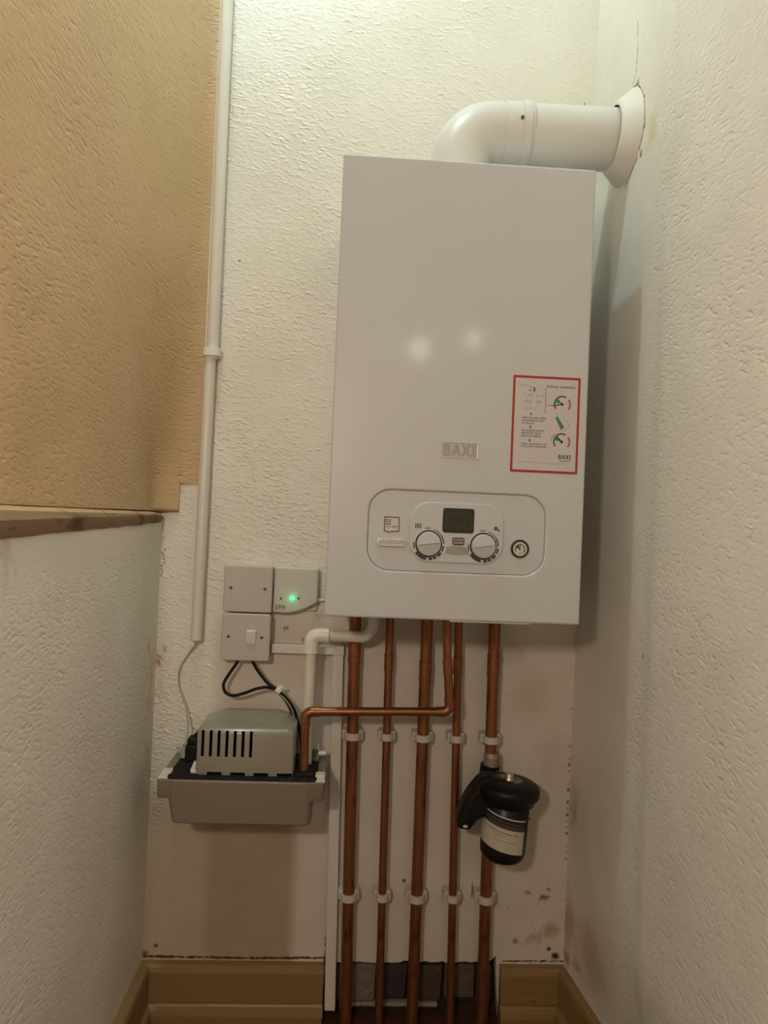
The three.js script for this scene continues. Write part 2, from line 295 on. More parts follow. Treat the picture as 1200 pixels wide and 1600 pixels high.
// its corner with the back wall is filled out round, and the fill breaks off in steps above the ledge
{
  const pos = [], uv = [], idx = [], K = 36, Q = 46, N = 70;
  // one level of the wall: x, z and length along the surface, from the back wall round the fill and out along the left wall
  const level = (y) => {
    const b = 0.05 + (FILLZ - 0.05) * smooth(0.97, 1.4, y), row = [];
    for (let k = 0; k <= K; k++) { const t = k / K * Math.PI / 2; row.push([XL - 0.009 + FILL * (1 - Math.sin(t)), b * (1 - Math.cos(t)), 0]); }
    for (let q = 1; q <= Q; q++) { const z = b + (1.03 - b) * q / Q; row.push([leftTopX(z), z, 0]); }
    for (let i = row.length - 1, u = 1.02; i >= 0; i--) { if (i < row.length - 1) u -= Math.hypot(row[i][0] - row[i + 1][0], row[i][1] - row[i + 1][1]); row[i][2] = u; }
    return row;
  };
  const step = 11, foot = (i) => (i <= step ? 1.0 : 0.9478), order = [];
  for (let i = 0; i <= K + Q; i++) { order.push([i, foot(i)]); if (i === step) order.push([i, foot(i + 1)]); }
  order.forEach(([i, f]) => {
    for (let j = -1; j <= N; j++) {
      const y = j < 0 ? f + 0.0006 : f + (CEIL - f) * (j / N) ** 1.3, [x, z, u] = level(y)[i];
      pos.push(x, y, j < 0 ? Math.max(0, z - 0.03) : z); uv.push(u / 1.024, y / 2.048);                 // the first row is the underside, back into the wall
    }
  });
  for (let i = 0; i < order.length - 1; i++) for (let j = 0; j < N + 1; j++) { const p = i * (N + 2) + j, q = p + N + 2; idx.push(p, q, p + 1, p + 1, q, q + 1); }
  const g = new THREE.BufferGeometry();
  g.setAttribute('position', new THREE.Float32BufferAttribute(pos, 3)); g.setAttribute('uv', new THREE.Float32BufferAttribute(uv, 2)); g.setIndex(idx); g.computeVertexNormals();
  struct('wall_left_upper', [g, box(XL - 0.2, XL - 0.052, 0.935, CEIL, -0.16, 1.02)], mat([1, 1, 1], 0.62, { map: leftTopPaint, bumpMap: leftRelief, bumpScale: 0.0022 }));
}
// timber ledge on top of the lower left wall
const ledgeTex = canvasTex(1024, 128, (c, w, h) => {
  c.fillStyle = '#b3946a'; c.fillRect(0, 0, w, h);
  for (let i = 0; i < 260; i++) { const v = rr(-30, 26); c.strokeStyle = sRGB(172 + v, 142 + v, 100 + v, 0.4); c.lineWidth = rr(0.6, 2.4); const y = rnd() * h; c.beginPath(); c.moveTo(0, y); c.bezierCurveTo(w * 0.3, y + rr(-6, 6), w * 0.6, y + rr(-6, 6), w, y + rr(-4, 4)); c.stroke(); }
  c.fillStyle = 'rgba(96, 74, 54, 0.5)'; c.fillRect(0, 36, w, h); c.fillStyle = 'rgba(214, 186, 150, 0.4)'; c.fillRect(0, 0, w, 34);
  [[0.43, 14], [0.15, 10], [0.065, 5]].forEach(([u, r]) => blot(c, u * w, 64, r, 60, [70, 45, 25], 0.9));
  for (let i = 0; i < 14; i++) blot(c, rnd() * w, 30 + rnd() * 90, rr(4, 20), rr(2, 10), [85, 60, 38], rr(0.2, 0.6));
});
{
  const rings = [];
  for (let i = 0; i <= 60; i++) {
    const z = 0.022 + i * 0.0166, w = (s, k) => (fbm(z * 30 + s, s, 3) - 0.45) * k, xt = Math.max(leftTopX(z) - 0.004, XL - 0.2);
    const yb = 0.926 - 0.021 * (z - 0.03) + w(1, 0.004), yt = 0.942 - 0.0145 * (z - 0.03) + w(4, 0.002), xf = -0.3165 + w(7, 0.003);
    rings.push([V(xt - 0.02, yb, z), V(xf - 0.001, yb, z), V(xf, yb + 0.002, z), V(xf, yt - 0.0015, z), V(xf - 0.002, yt, z), V(xt, 0.9475 + 0.002 * z + w(9, 0.0016), z), V(xt - 0.02, 0.9475 + 0.002 * z, z)]);
  }
  const g = loft(rings.map((r) => r.slice().reverse()).reverse(), 0.5);
  const m = struct('trim_1', planarUV(g, 0, 1.0, 0.905, 0.955, 'z', 'y'), mat([1, 1, 1], 0.75, { map: ledgeTex }));
  m.userData.label = 'rough bare timber ledge with dark stains along the left wall';
}

// floor, ceiling and the hall behind the camera
const floorTex = canvasTex(1024, 1024, (c, w, h) => {
  c.fillStyle = '#4a2e1c'; c.fillRect(0, 0, w, h);
  for (let i = 0; i < 900; i++) { const v = rr(-22, 22); c.strokeStyle = sRGB(74 + v, 46 + v * 0.8, 28 + v * 0.6, 0.35); c.lineWidth = rr(0.5, 3); const y = rnd() * h; c.beginPath(); c.moveTo(0, y); c.bezierCurveTo(w * 0.3, y + rr(-8, 8), w * 0.6, y + rr(-8, 8), w, y); c.stroke(); }
});
const mFloor = mat([1, 1, 1], 0.6, { map: floorTex });
struct('floor', planarUV(box(-1.6, 1.6, -0.1, 0, -0.16, 4), 0, 1, 0, 1, 'x', 'z'), mFloor);
const mHall = mat([0.72, 0.67, 0.58], 0.8);
struct('ceiling', box(-1.6, 1.6, CEIL, CEIL + 0.1, -0.16, 4), mHall);
struct('wall_hall_left', box(-1.6, -1.5, 0, CEIL, 0.92, 4), mHall);
struct('wall_hall_right', box(1.5, 1.6, 0, CEIL, 0.92, 4), mHall);
struct('wall_hall_behind', box(-1.6, 1.6, 0, CEIL, 4, 4.1), mHall);
struct('wall_beside_cupboard_left', box(-1.5, XL - 0.06, 0, CEIL, 1.02, 1.1), mHall);
struct('wall_beside_cupboard_right', box(XR + 0.045, 1.5, 0, CEIL, 1.02, 1.1), mHall);

// skirting boards
const skirtTex = canvasTex(512, 128, (c, w, h) => {
  c.fillStyle = '#8f7248'; c.fillRect(0, 0, w, h);
  for (let i = 0; i < 300; i++) { const v = rr(-20, 14); c.fillStyle = sRGB(143 + v, 113 + v, 70 + v, 0.3); c.fillRect(rnd() * w, rnd() * h, rr(4, 90), rr(1, 5)); }
  for (let i = 0; i < 40; i++) blot(c, rnd() * w, rnd() * h, rr(1, 8), rr(1, 4), [110, 78, 45], rr(0.2, 0.6));
});
const mSkirt = mat([1, 1, 1], 0.42, { map: skirtTex });
// profile (depth out from the wall, height): a board with a second bead at its foot
function skirting(len) {
  const s = new THREE.Shape();
  [[0, 0], [0.027, 0], [0.0275, 0.02], [0.025, 0.029], [0.0185, 0.033], [0.0165, 0.036], [0.0165, 0.039], [0.0185, 0.041], [0.019, 0.095], [0.0165, 0.103], [0.012, 0.106], [0, 0.107]].forEach(([a, b], i) => (i ? s.lineTo(a, b) : s.moveTo(a, b)));
  return new THREE.ExtrudeGeometry(s, { depth: len, bevelEnabled: false, steps: Math.ceil(len * 100) });
}
function ragged(g, k = 0.0016) { const p = g.attributes.position; for (let i = 0; i < p.count; i++) { const n = fbm(p.getX(i) * 50 + 20, p.getZ(i) * 50 + p.getY(i) * 70 + 20, 2) - 0.4; p.setXYZ(i, p.getX(i) + n * k, p.getY(i) + n * k, p.getZ(i) + n * k * 0.5); } g.computeVertexNormals(); return g; }
// along the back wall: local depth -> z, extrusion -> x
const backSkirt = (x0, x1) => { const g = skirting(x1 - x0); const p = g.attributes.position; for (let i = 0; i < p.count; i++) p.setXYZ(i, x1 - p.getZ(i), p.getY(i), p.getX(i)); return planarUV(ragged(g), 0, 0.5, 0, 0.12); };
struct('baseboard_back_left', backSkirt(XL, 0.019), mSkirt);
struct('baseboard_back_right', backSkirt(0.355, XR + 0.005), mSkirt);
struct('baseboard_left', planarUV(ragged(skirting(1.0)).translate(XL, 0, 0.015), 0, 0.5, 0, 0.12, 'z', 'y'), mat([1, 1, 1], 0.45, { map: skirtTex }));
{
  const g = skirting(1.0), p = g.attributes.position;
  for (let i = 0; i < p.count; i++) { const z = p.getZ(i) + 0.008, y = p.getY(i); p.setXYZ(i, XR - p.getX(i) + 0.13 * Math.min(z, 0.3) + 0.002, y, z); }
  const idx = g.index; if (idx) { for (let i = 0; i < idx.count; i += 3) { const a = idx.getX(i); idx.setX(i, idx.getX(i + 1)); idx.setX(i + 1, a); } }
  else for (let i = 0; i < p.count; i += 3) { const a = [p.getX(i), p.getY(i), p.getZ(i)]; p.setXYZ(i, p.getX(i + 1), p.getY(i + 1), p.getZ(i + 1)); p.setXYZ(i + 1, ...a); }
  struct('baseboard_right', planarUV(ragged(g), 0, 0.5, 0, 0.12, 'z', 'y'), mSkirt);
}

// ---------------------------------------------------------------- lamps (their light and their glowing bulbs)
function bulbLamp(name, label, r, spec, standing) {
  const at = spec.at, t = thing(name, label, 'lamp', at), peak = Math.max(...spec.color);
  const glow = new THREE.MeshStandardMaterial({ color: 0xffffff, emissive: new THREE.Color().setRGB(...spec.color.map((v) => v / peak)), emissiveIntensity: spec.r ? 5 : 2.5, roughness: 0.4 });
  part('bulb', new THREE.SphereGeometry(r, 32, 24), glow, t).castShadow = false;
  const holder = lathe([[0, r + 0.045], [0.016, r + 0.044], [0.019, r + 0.01], [0.016, r * 0.8], [0, r * 0.78]]);
  if (standing) {
    part('lamp_holder', holder.rotateX(Math.PI), mWhitePlastic, t);
    part('pole', rod(V(0, -r - 0.04, 0), V(0, -at[1] + 0.02, 0), 0.011, 20), mDark, t);
    part('base', lathe([[0, 0.028], [0.02, 0.026], [0.12, 0.014], [0.13, 0.006], [0.13, 0], [0, 0]].reverse()).translate(0, -at[1], 0), mDark, t);
  } else {
    part('lamp_holder', holder, mWhitePlastic, t);
    part('cable', rod(V(0, r + 0.04, 0), V(0, CEIL - at[1] - 0.012, 0), 0.003, 8), mWhitePlastic, t);
    part('ceiling_rose', lathe([[0, CEIL - at[1]], [0.038, CEIL - at[1]], [0.036, CEIL - at[1] - 0.012], [0.012, CEIL - at[1] - 0.022], [0, CEIL - at[1] - 0.022]]), mWhitePlastic, t);
  }
  const l = new THREE.PointLight(new THREE.Color().setRGB(...spec.color), spec.candela); l.castShadow = true; l.shadow.radius = spec.radius; l.shadow.mapSize.set(1024, 1024); l.shadow.camera.near = 0.01;
  t.add(l);
  return t;
}
const mWhitePlastic = mat([0.78, 0.76, 0.7], 0.35);
const mDark = mat([0.01, 0.009, 0.008], 0.6, { specularIntensity: 0.45 });
bulbLamp('ceiling_lamp', 'bare bulb hanging from the cupboard ceiling above the white boiler', 0.032, LAMP_TOP, false);
bulbLamp('added_floor_lamp', 'unseen lamp in the hall left of the viewer on an added stand, with a round globe', 0.055, LAMP_HALL, true);
bulbLamp('added_floor_lamp', 'added unseen fill lamp standing in the hall far to the right of the cupboard', 0.045, FILL_SIDE, true);
LAMP_FAR.forEach((q, i) => bulbLamp('added_pendant_lamp', ['larger of the two dim globes added unseen in the hall behind the viewer', 'smaller of the two dim globes added unseen in the hall behind the viewer'][i], q.r, q, false));

// ---------------------------------------------------------------- boiler
const mEnamel = mat([0.56, 0.562, 0.562], 0.32, { clearcoat: 0.6, clearcoatRoughness: 0.07 });
const font = await new FontLoader().loadAsync('fonts/droid/droid_sans_bold.typeface.json');
const boiler = thing('boiler', 'white wall-hung gas boiler with a plain front and oval control panel', 'boiler', [0, 0.8, 0]);
{
  const W = 0.389, H = 0.7, F = 0.29;
  const mCtl = { x0: 0.0605, x1: 0.3305, y0: 0.0725, y1: 0.1945 };       // opening for the control panel, local y from the boiler's base
  part('casing', bx(0.0005, W - 0.0005, 0.001, H - 0.001, 0.002, F - 0.018, 0.003), mEnamel, boiler);
  const front = rrShape(0, W, 0, H, 0.0035);
  front.holes.push(rrShape(mCtl.x0, mCtl.x1, mCtl.y0, mCtl.y1, 0.034, THREE.Path));
  part('front_panel', slab(front, F - 0.0225, F, 0.0034, 20), mEnamel, boiler);
  part('panel_recess', slab(rrShape(mCtl.x0 - 0.003, mCtl.x1 + 0.003, mCtl.y0 - 0.003, mCtl.y1 + 0.003, 0.036), F - 0.0185, F - 0.0165, 0.0002), mDark, boiler, 'dark gap around the control panel');
  part('drop_flap', bx(0.19, 0.315, -0.0025, 0.006, F - 0.03, F - 0.004, 0.001), mEnamel, boiler);
  part('base_plate', bx(0.01, W - 0.01, -0.003, 0.004, 0.03, F - 0.03, 0.001), mat([0.3, 0.29, 0.27], 0.5, { metalness: 0.5 }), boiler);
  // control panel with its printing
  const C = { x0: 0.0609, x1: 0.3301, y0: 0.0729, y1: 0.1941 }, CW = 2048, CH = Math.round(CW * (C.y1 - C.y0) / (C.x1 - C.x0)), K = CW / (C.x1 - C.x0);
  const cx = (x) => (x - C.x0) * K, cy = (y) => (C.y1 - y) * K;                     // y local to boiler
  const knobs = [[0.153, 0.115], [0.2363, 0.1145]];
  const print = canvasTex(CW, CH, (c) => {
    c.fillStyle = '#dcd9d2'; c.fillRect(0, 0, CW, CH);
    c.strokeStyle = '#3a3833'; c.fillStyle = '#3a3833';
    knobs.forEach(([kx, ky], i) => {
      const X = cx(kx), Y = cy(ky), R = 0.0228 * K;
      c.lineCap = 'butt';
      const arc = (a0, a1, w, col = '#4a473f') => { c.strokeStyle = col; c.lineWidth = w; c.beginPath(); c.arc(X, Y, R, a0 * Math.PI / 180, a1 * Math.PI / 180); c.stroke(); };
      arc(-74, -32, 9, '#3c3a34'); arc(-36, -2, 14, '#3c3a34'); arc(6, 28, 18, '#33312c'); arc(34, 53, 27, '#33312c'); arc(58, 71, 28, '#33312c'); arc(74, 88, 28, '#33312c'); arc(98, 146, 30, '#33312c'); arc(160, 184, 16, '#605c54');
      c.fillStyle = '#55524a'; c.font = 'bold 34px sans-serif'; c.textAlign = 'center'; c.fillText('MAX', X - 14, Y - R + 6);
      if (!i) { for (let k = 0; k < 4; k++) { c.fillStyle = '#55524a'; c.fillRect(cx(0.1315) + k * 19, cy(0.1455), 12, 58); } }
      else { c.strokeStyle = '#4a473f'; c.lineWidth = 18; c.beginPath(); const tx = cx(0.255), ty = cy(0.1405); c.moveTo(tx - 30, ty); c.lineTo(tx + 12, ty - 4); c.quadraticCurveTo(tx + 32, ty, tx + 32, ty + 22); c.moveTo(tx - 6, ty); c.lineTo(tx - 6, ty - 22); c.moveTo(tx - 24, ty - 24); c.lineTo(tx + 14, ty - 24); c.stroke(); }
    });
  });
  print.anisotropy = 16;
  const mPrint = mat([0.77, 0.8, 0.87], 0.36, { map: print, clearcoat: 0.2 });
  const ctl = part('control_panel', planarUV(slab(rrShape(C.x0, C.x1, C.y0, C.y1, 0.0336), F - 0.017, F - 0.0022, 0.0008), C.x0, C.x1, C.y0, C.y1), mPrint, boiler);
  const lip = rrShape(0.1235, 0.2665, 0.0875, 0.1785, 0.031);
  part('raised_face', planarUV(slab(lip, F - 0.003, F + 0.0010, 0.0016), C.x0, C.x1, C.y0, C.y1), mPrint, ctl);
  const Z = F + 0.001;
  const lcd = canvasTex(512, 400, (c, w, h) => {
    c.fillStyle = '#34352a'; c.fillRect(0, 0, w, h); c.fillStyle = '#3d3e30'; c.fillRect(40, 60, 430, 290);
    c.fillStyle = '#151611'; c.font = 'italic bold 150px monospace';
    const seg = (x, y, on) => { const L = { a: [8, 0, 44, 9], b: [54, 8, 9, 56], c: [50, 76, 9, 56], d: [0, 134, 44, 9], e: [-6, 76, 9, 56], f: [-2, 8, 9, 56] }; for (const k of on) { const [dx, dy, sw, sh] = L[k]; c.fillRect(x + dx, y + dy, sw, sh); } };
    seg(110, 130, 'abcdef'); seg(190, 130, 'bc'); seg(255, 130, 'bc'); seg(355, 130, 'bc');
    c.beginPath(); c.arc(180, 330, 13, 0, 7); c.fill();
  });
  part('display', [planarUV(slab(rrShape(0.1727, 0.2207, 0.1329, 0.1704, 0.0042), F - 0.001, F + 0.0016, 0.0003), 0.1727, 0.2207, 0.1329, 0.1704)], mat([0.8, 0.8, 0.8], 0.22, { map: lcd }), ctl, 'dark liquid crystal display');
  const pill = canvasTex(256, 150, (c, w, h) => { c.fillStyle = '#2e2c28'; c.fillRect(0, 0, w, h); c.fillStyle = '#97938a'; c.fillRect(20, 20, w - 40, h - 42); c.fillStyle = '#2a2824'; c.font = 'bold 62px sans-serif'; c.textAlign = 'center'; c.fillText('Reset', w / 2, 92); });
  part('reset_button', planarUV(slab(rrShape(0.1888, 0.2065, 0.1150, 0.1263, 0.0028), Z - 0.001, Z + 0.0022, 0.0006), 0.1888, 0.2065, 0.1150, 0.1263), mat([0.9, 0.9, 0.9], 0.4, { map: pill }), ctl);
  const trap = new THREE.Shape(); [[0.1785, 0.1015], [0.1965, 0.0998], [0.2143, 0.1012], [0.2138, 0.1108], [0.2075, 0.1128], [0.188, 0.1132], [0.1802, 0.1118]].forEach(([x, y], i) => (i ? trap.lineTo(x, y) : trap.moveTo(x, y)));
  part('scroll_pad', slab(trap, Z - 0.001, Z + 0.0008, 0.0004), mat([0.33, 0.31, 0.28], 0.4), ctl, 'grey pad under the display');
  const mKnob = mat([0.5, 0.495, 0.48], 0.3, { clearcoat: 0.3 });
  knobs.forEach(([kx, ky], i) => {
    const k = part('knob', lathe([[0, 0.0075], [0.0155, 0.007], [0.0178, 0.0058], [0.0184, 0.004], [0.0186, 0], [0.0205, 0], [0.0207, -0.001]].reverse(), 48).rotateX(Math.PI / 2).translate(kx, ky, Z), mKnob, ctl);
    // the grip: upper half of the face slopes up to a ridge across the middle
    const s = new THREE.Shape(); s.moveTo(-0.0158, 0); s.lineTo(0.0158, 0); s.absarc(0, 0, 0.0158, 0.02, Math.PI - 0.02, false);
    const g = slab(s, 0, 0.003, 0.0006), p = g.attributes.position;
    for (let q = 0; q < p.count; q++) if (p.getZ(q) > 0.001) p.setZ(q, 0.0012 + 0.0035 * (1 - p.getY(q) / 0.0158));
    g.computeVertexNormals();
    k.add(new THREE.Group()); k.remove(k.children[0]);
    part('grip', g.rotateZ(0.13 + 0.02 * i).translate(kx, ky, Z + 0.0055), mKnob, ctl);
    part('indicator_dot', new THREE.SphereGeometry(0.00095, 12, 8).translate(kx + 0.0048, ky - 0.003, Z + 0.0072), mat([0.95, 0.93, 0.88], 0.3), ctl);
  });
  const dial = canvasTex(256, 256, (c) => {
    c.fillStyle = '#d0ccc0'; c.fillRect(0, 0, 256, 256); c.strokeStyle = '#23211d'; c.fillStyle = '#23211d';
    c.lineWidth = 16; c.beginPath(); c.arc(128, 132, 84, 2.5, 6.9); c.stroke(); c.strokeStyle = '#8a4a40'; c.beginPath(); c.arc(128, 132, 84, 6.9, 7.3); c.stroke();
    c.fillStyle = '#3c463c'; c.beginPath(); c.moveTo(128, 132); c.arc(128, 132, 80, 3.5, 4.3); c.fill();
    c.strokeStyle = '#1c1a17'; c.lineWidth = 14; c.beginPath(); c.moveTo(128, 165); c.lineTo(122, 60); c.stroke(); c.lineWidth = 10; c.beginPath(); c.moveTo(128, 132); c.lineTo(60, 100); c.stroke();
    c.fillRect(112, 205, 34, 14);
  });
  const gx = 0.2927, gy = 0.1128;
  const gauge = part('pressure_gauge', lathe([[0.0106, 0.0002], [0.0108, 0.0012], [0.0128, 0.0014], [0.0138, 0.0008], [0.014, -0.003]].reverse(), 48).rotateX(Math.PI / 2).translate(gx, gy, F), mat([0.02, 0.019, 0.017], 0.35), ctl, 'round gauge with black rim');
  part('gauge_dial', planarUV(new THREE.CylinderGeometry(0.011, 0.011, 0.0012, 40).rotateX(Math.PI / 2).translate(gx, gy, F), gx - 0.0106, gx + 0.0106, gy - 0.0106, gy + 0.0106), mat([0.95, 0.95, 0.95], 0.3, { map: dial }), ctl);
  part('gauge_bezel', new THREE.TorusGeometry(0.0146, 0.0009, 10, 48).translate(gx, gy, F - 0.0016), mKnob, ctl);
  // small speech-bubble shaped label and the raised model badge below it
  const bub = new THREE.Shape(); [[0.0845, 0.1535], [0.0845, 0.1318], [0.0852, 0.131], [0.0895, 0.1305], [0.0925, 0.1285], [0.0955, 0.1307], [0.1068, 0.1312], [0.1076, 0.132], [0.1076, 0.153], [0.1069, 0.1538], [0.0853, 0.1542]].forEach(([x, y], i) => (i ? bub.lineTo(x, y) : bub.moveTo(x, y)));
  const bubTex = canvasTex(460, 520, (c, w, h) => {
    c.fillStyle = '#d3cec4'; c.fillRect(0, 0, w, h); c.strokeStyle = '#4c473e'; c.lineWidth = 34;
    c.beginPath(); c.moveTo(10, 22); c.lineTo(450, 26); c.lineTo(450, 452); c.lineTo(230, 462); c.lineTo(165, 505); c.lineTo(100, 462); c.lineTo(10, 448); c.closePath(); c.stroke();
    c.fillStyle = '#3c3831';
    [92, 155, 222].forEach((y) => { for (let x = 40; x < 215; x += 44) { c.fillRect(x, y + rr(-3, 3), rr(26, 38), 36); } });
    c.fillStyle = '#8d877b'; [296, 330].forEach((y) => c.fillRect(40, y, 150, 16));
    c.fillStyle = '#26231e'; c.font = 'bold 74px sans-serif'; c.fillText('BAXI', 222, 342);
  });
  part('info_label', planarUV(slab(bub, F - 0.002, F - 0.0014, 0), 0.0845, 0.1076, 0.1285, 0.1542), mat([0.9, 0.9, 0.9], 0.5, { map: bubTex }), ctl, 'small speech-bubble label');
  const mSilver = mat([0.66, 0.64, 0.6], 0.3, { metalness: 0.55 });
  const badge = part('model_badge', slab(rrShape(0.0745, 0.1195, 0.1085, 0.1205, 0.0058), F - 0.001, F + 0.0016, 0.0008), mSilver, ctl, 'raised silver model badge');
  const pt = new TextGeometry('platinum', { font, size: 0.0072, depth: 0.0009, curveSegments: 4 }); pt.computeBoundingBox();
  part('model_lettering', pt.scale(0.0385 / (pt.boundingBox.max.x - pt.boundingBox.min.x), 1, 1).translate(0.0778, 0.1128, F + 0.0012), mat([0.42, 0.4, 0.37], 0.35, { metalness: 0.5 }), ctl);
  // maker's badge on the front: raised silver letters in a shallow frame
  const bframe = rrShape(0.1655, 0.2235, 0.2465, 0.2715, 0.0015); bframe.holes.push(rrShape(0.1675, 0.2215, 0.2485, 0.2695, 0.001, THREE.Path));
  const plate = part('maker_badge', [slab(bframe, F - 0.0005, F + 0.0014, 0.0004), slab(rrShape(0.167, 0.222, 0.248, 0.27, 0.001), F - 0.0005, F + 0.0003, 0)], mEnamel, boiler, 'raised badge reading BAXI');
  const bt = new TextGeometry('BAXI', { font, size: 0.0178, depth: 0.0012, bevelEnabled: true, bevelSize: 0.0002, bevelThickness: 0.0003, bevelSegments: 1, curveSegments: 6 }); bt.computeBoundingBox();
  const bb = bt.boundingBox;
  part('maker_lettering', bt.translate(-bb.min.x, -bb.min.y, 0).scale(0.0505 / (bb.max.x - bb.min.x), 0.0178 / (bb.max.y - bb.min.y), 1).translate(0.169, 0.2502, F + 0.0002), mat([0.46, 0.44, 0.4], 0.28, { metalness: 0.75 }), plate);
  // flue test points and screws on top of the casing
  const y = H - 0.001;
  const fp = part('test_point', [bx(0.19, 0.199, y, y + 0.0165, 0.205, 0.222, 0.0015), bx(0.204, 0.233, y, y + 0.0145, 0.2, 0.224, 0.002), rod(V(0.199, y + 0.01, 0.213), V(0.2055, y + 0.0205, 0.213), 0.0019, 10), rod(V(0.234, y, 0.218), V(0.2405, y + 0.02, 0.218), 0.0019, 10), rod(V(0.2415, y, 0.214), V(0.2405, y + 0.019, 0.216), 0.0011, 8)], mWhitePlastic, boiler, 'white plastic flue test points on the casing top');
  [[0.1945, y + 0.008, 0.2228], [0.2295, y + 0.0072, 0.2248]].forEach(([x, h, z]) => part('test_cap', rod(V(x, h, z - 0.0008), V(x, h, z + 0.0008), 0.0035, 14), mat([0.35, 0.33, 0.3], 0.5), fp));
}
// the notice stuck on the boiler
{
  const x0 = 0.2724, x1 = 0.3763, y0 = 1.0298, y1 = 1.1775;
  const tex = canvasTex(720, 1024, (c, w, h) => {
    c.fillStyle = '#b8331f'; c.fillRect(0, 0, w, h); c.fillStyle = '#e0d8d4'; c.fillRect(24, 26, w - 48, h - 52);
    c.fillStyle = '#3c3a36'; c.strokeStyle = '#3c3a36';
    c.font = 'bold 33px sans-serif'; c.textAlign = 'right'; c.fillText('DISPLAY FLASHING?', 672, 118);
    c.font = '22px sans-serif'; c.textAlign = 'center'; c.fillText('1', 520, 160);
    const gauge = (gx, gy, a) => {
      c.lineWidth = 16; c.strokeStyle = '#4a4843'; c.beginPath(); c.arc(gx, gy, 84, 2.7, 5.2); c.stroke(); c.strokeStyle = '#b5423a'; c.beginPath(); c.arc(gx, gy, 84, 5.6, 6.95); c.stroke(); c.lineWidth = 18; c.beginPath(); c.arc(gx, gy, 84, 2.5, 2.8); c.stroke();
      c.fillStyle = '#4c8a6a'; c.beginPath(); c.moveTo(gx, gy); c.arc(gx, gy, 88, 3.35, 4.05); c.fill();
      c.strokeStyle = '#22211f'; c.lineWidth = 11; c.beginPath(); c.moveTo(gx, gy); c.lineTo(gx + 80 * Math.cos(a), gy + 80 * Math.sin(a)); c.stroke(); c.fillStyle = '#22211f'; c.beginPath(); c.arc(gx, gy, 15, 0, 7); c.fill();
    };
    gauge(532, 288, 2.95); gauge(540, 686, 3.95);
    c.strokeStyle = '#3c3a36'; c.lineWidth = 5; c.beginPath(); c.arc(540, 686, 112, 3.2, 3.95); c.stroke();
    // the bracket pointing from the fault codes to the first gauge
    c.lineWidth = 6; c.strokeStyle = '#6b675f'; c.beginPath(); c.moveTo(335, 138); c.lineTo(352, 138); c.lineTo(352, 378); c.lineTo(335, 378); c.moveTo(365, 305); c.lineTo(430, 305); c.stroke(); c.beginPath(); c.fillStyle = '#6b675f'; c.moveTo(438, 305); c.lineTo(420, 294); c.lineTo(420, 316); c.fill();
    // boiler display sketch and codes
    c.strokeStyle = '#8c8880'; c.lineWidth = 4; c.beginPath(); c.moveTo(60, 108); c.quadraticCurveTo(150, 92, 190, 130); c.stroke(); c.strokeRect(190, 120, 52, 48); c.fillStyle = '#3c3a36'; c.fillRect(218, 126, 16, 36); c.fillRect(170, 150, 12, 12);
    c.textAlign = 'left'; c.fillStyle = '#8b867d'; c.font = '44px monospace'; c.fillText('1.02', 112, 222); c.fillText('0.4', 246, 222); c.fillStyle = '#5d5952'; c.fillText('<02', 118, 288); c.fillText('06', 252, 288); c.fillStyle = '#9a948a'; c.fillText('H.0.2', 130, 360);
    const down = (x, y) => { c.fillStyle = '#3c3a36'; c.beginPath(); c.moveTo(x - 8, y - 14); c.lineTo(x + 8, y - 14); c.lineTo(x + 8, y); c.lineTo(x, y + 18); c.lineTo(x - 8, y); c.fill(); };
    down(200, 408); down(200, 545); down(196, 688);
    c.fillStyle = '#4a4741'; c.font = 'bold 27px sans-serif';
    ['FIND FILLING LEVER', 'UNDERNEATH LEFT', 'OF BOILER'].forEach((s, i) => c.fillText(s, 104, 456 + i * 29));
    ['REPLENISH WATER', 'PRESSURE UNTIL', 'REACHES GREEN'].forEach((s, i) => c.fillText(s, 104, 590 + i * 29));
    ['TURN LEVER BACK TO', 'THE START POSITION'].forEach((s, i) => c.fillText(s, 104, 732 + i * 27));
    // green filling lever
    c.save(); c.translate(512, 490); c.rotate(1.05); c.fillStyle = '#4c8a6a'; c.beginPath(); c.moveTo(-78, -14); c.lineTo(60, -24); c.lineTo(72, 22); c.lineTo(-70, 14); c.fill(); c.restore();
    c.strokeStyle = '#8c9a8e'; c.lineWidth = 5; c.beginPath(); c.arc(560, 510, 52, -1.9, 1.7); c.stroke(); c.beginPath(); c.moveTo(480, 395); c.lineTo(480, 420); c.stroke();
    c.fillStyle = '#2e2c29'; c.font = 'bold 62px sans-serif'; c.fillText('BAXI', 506, 868); c.fillStyle = '#8c867c'; c.fillRect(522, 884, 116, 10);
    c.fillStyle = '#9a948a'; for (let x = 76; x < 610; x += 16) c.fillRect(x, 914 + (x > 300 ? 3 : 0), rr(7, 13), 7);
  });
  tag(part('sticker', planarUV(slab(rrShape(x0, x1, y0, y1, 0.0012), 0.2895, 0.2905, 0), x0, x1, y0, y1), mat([0.78, 0.78, 0.8], 0.45, { map: tex }), scene), 'red-bordered paper notice with two gauge drawings stuck on the boiler front', 'sticker');
}

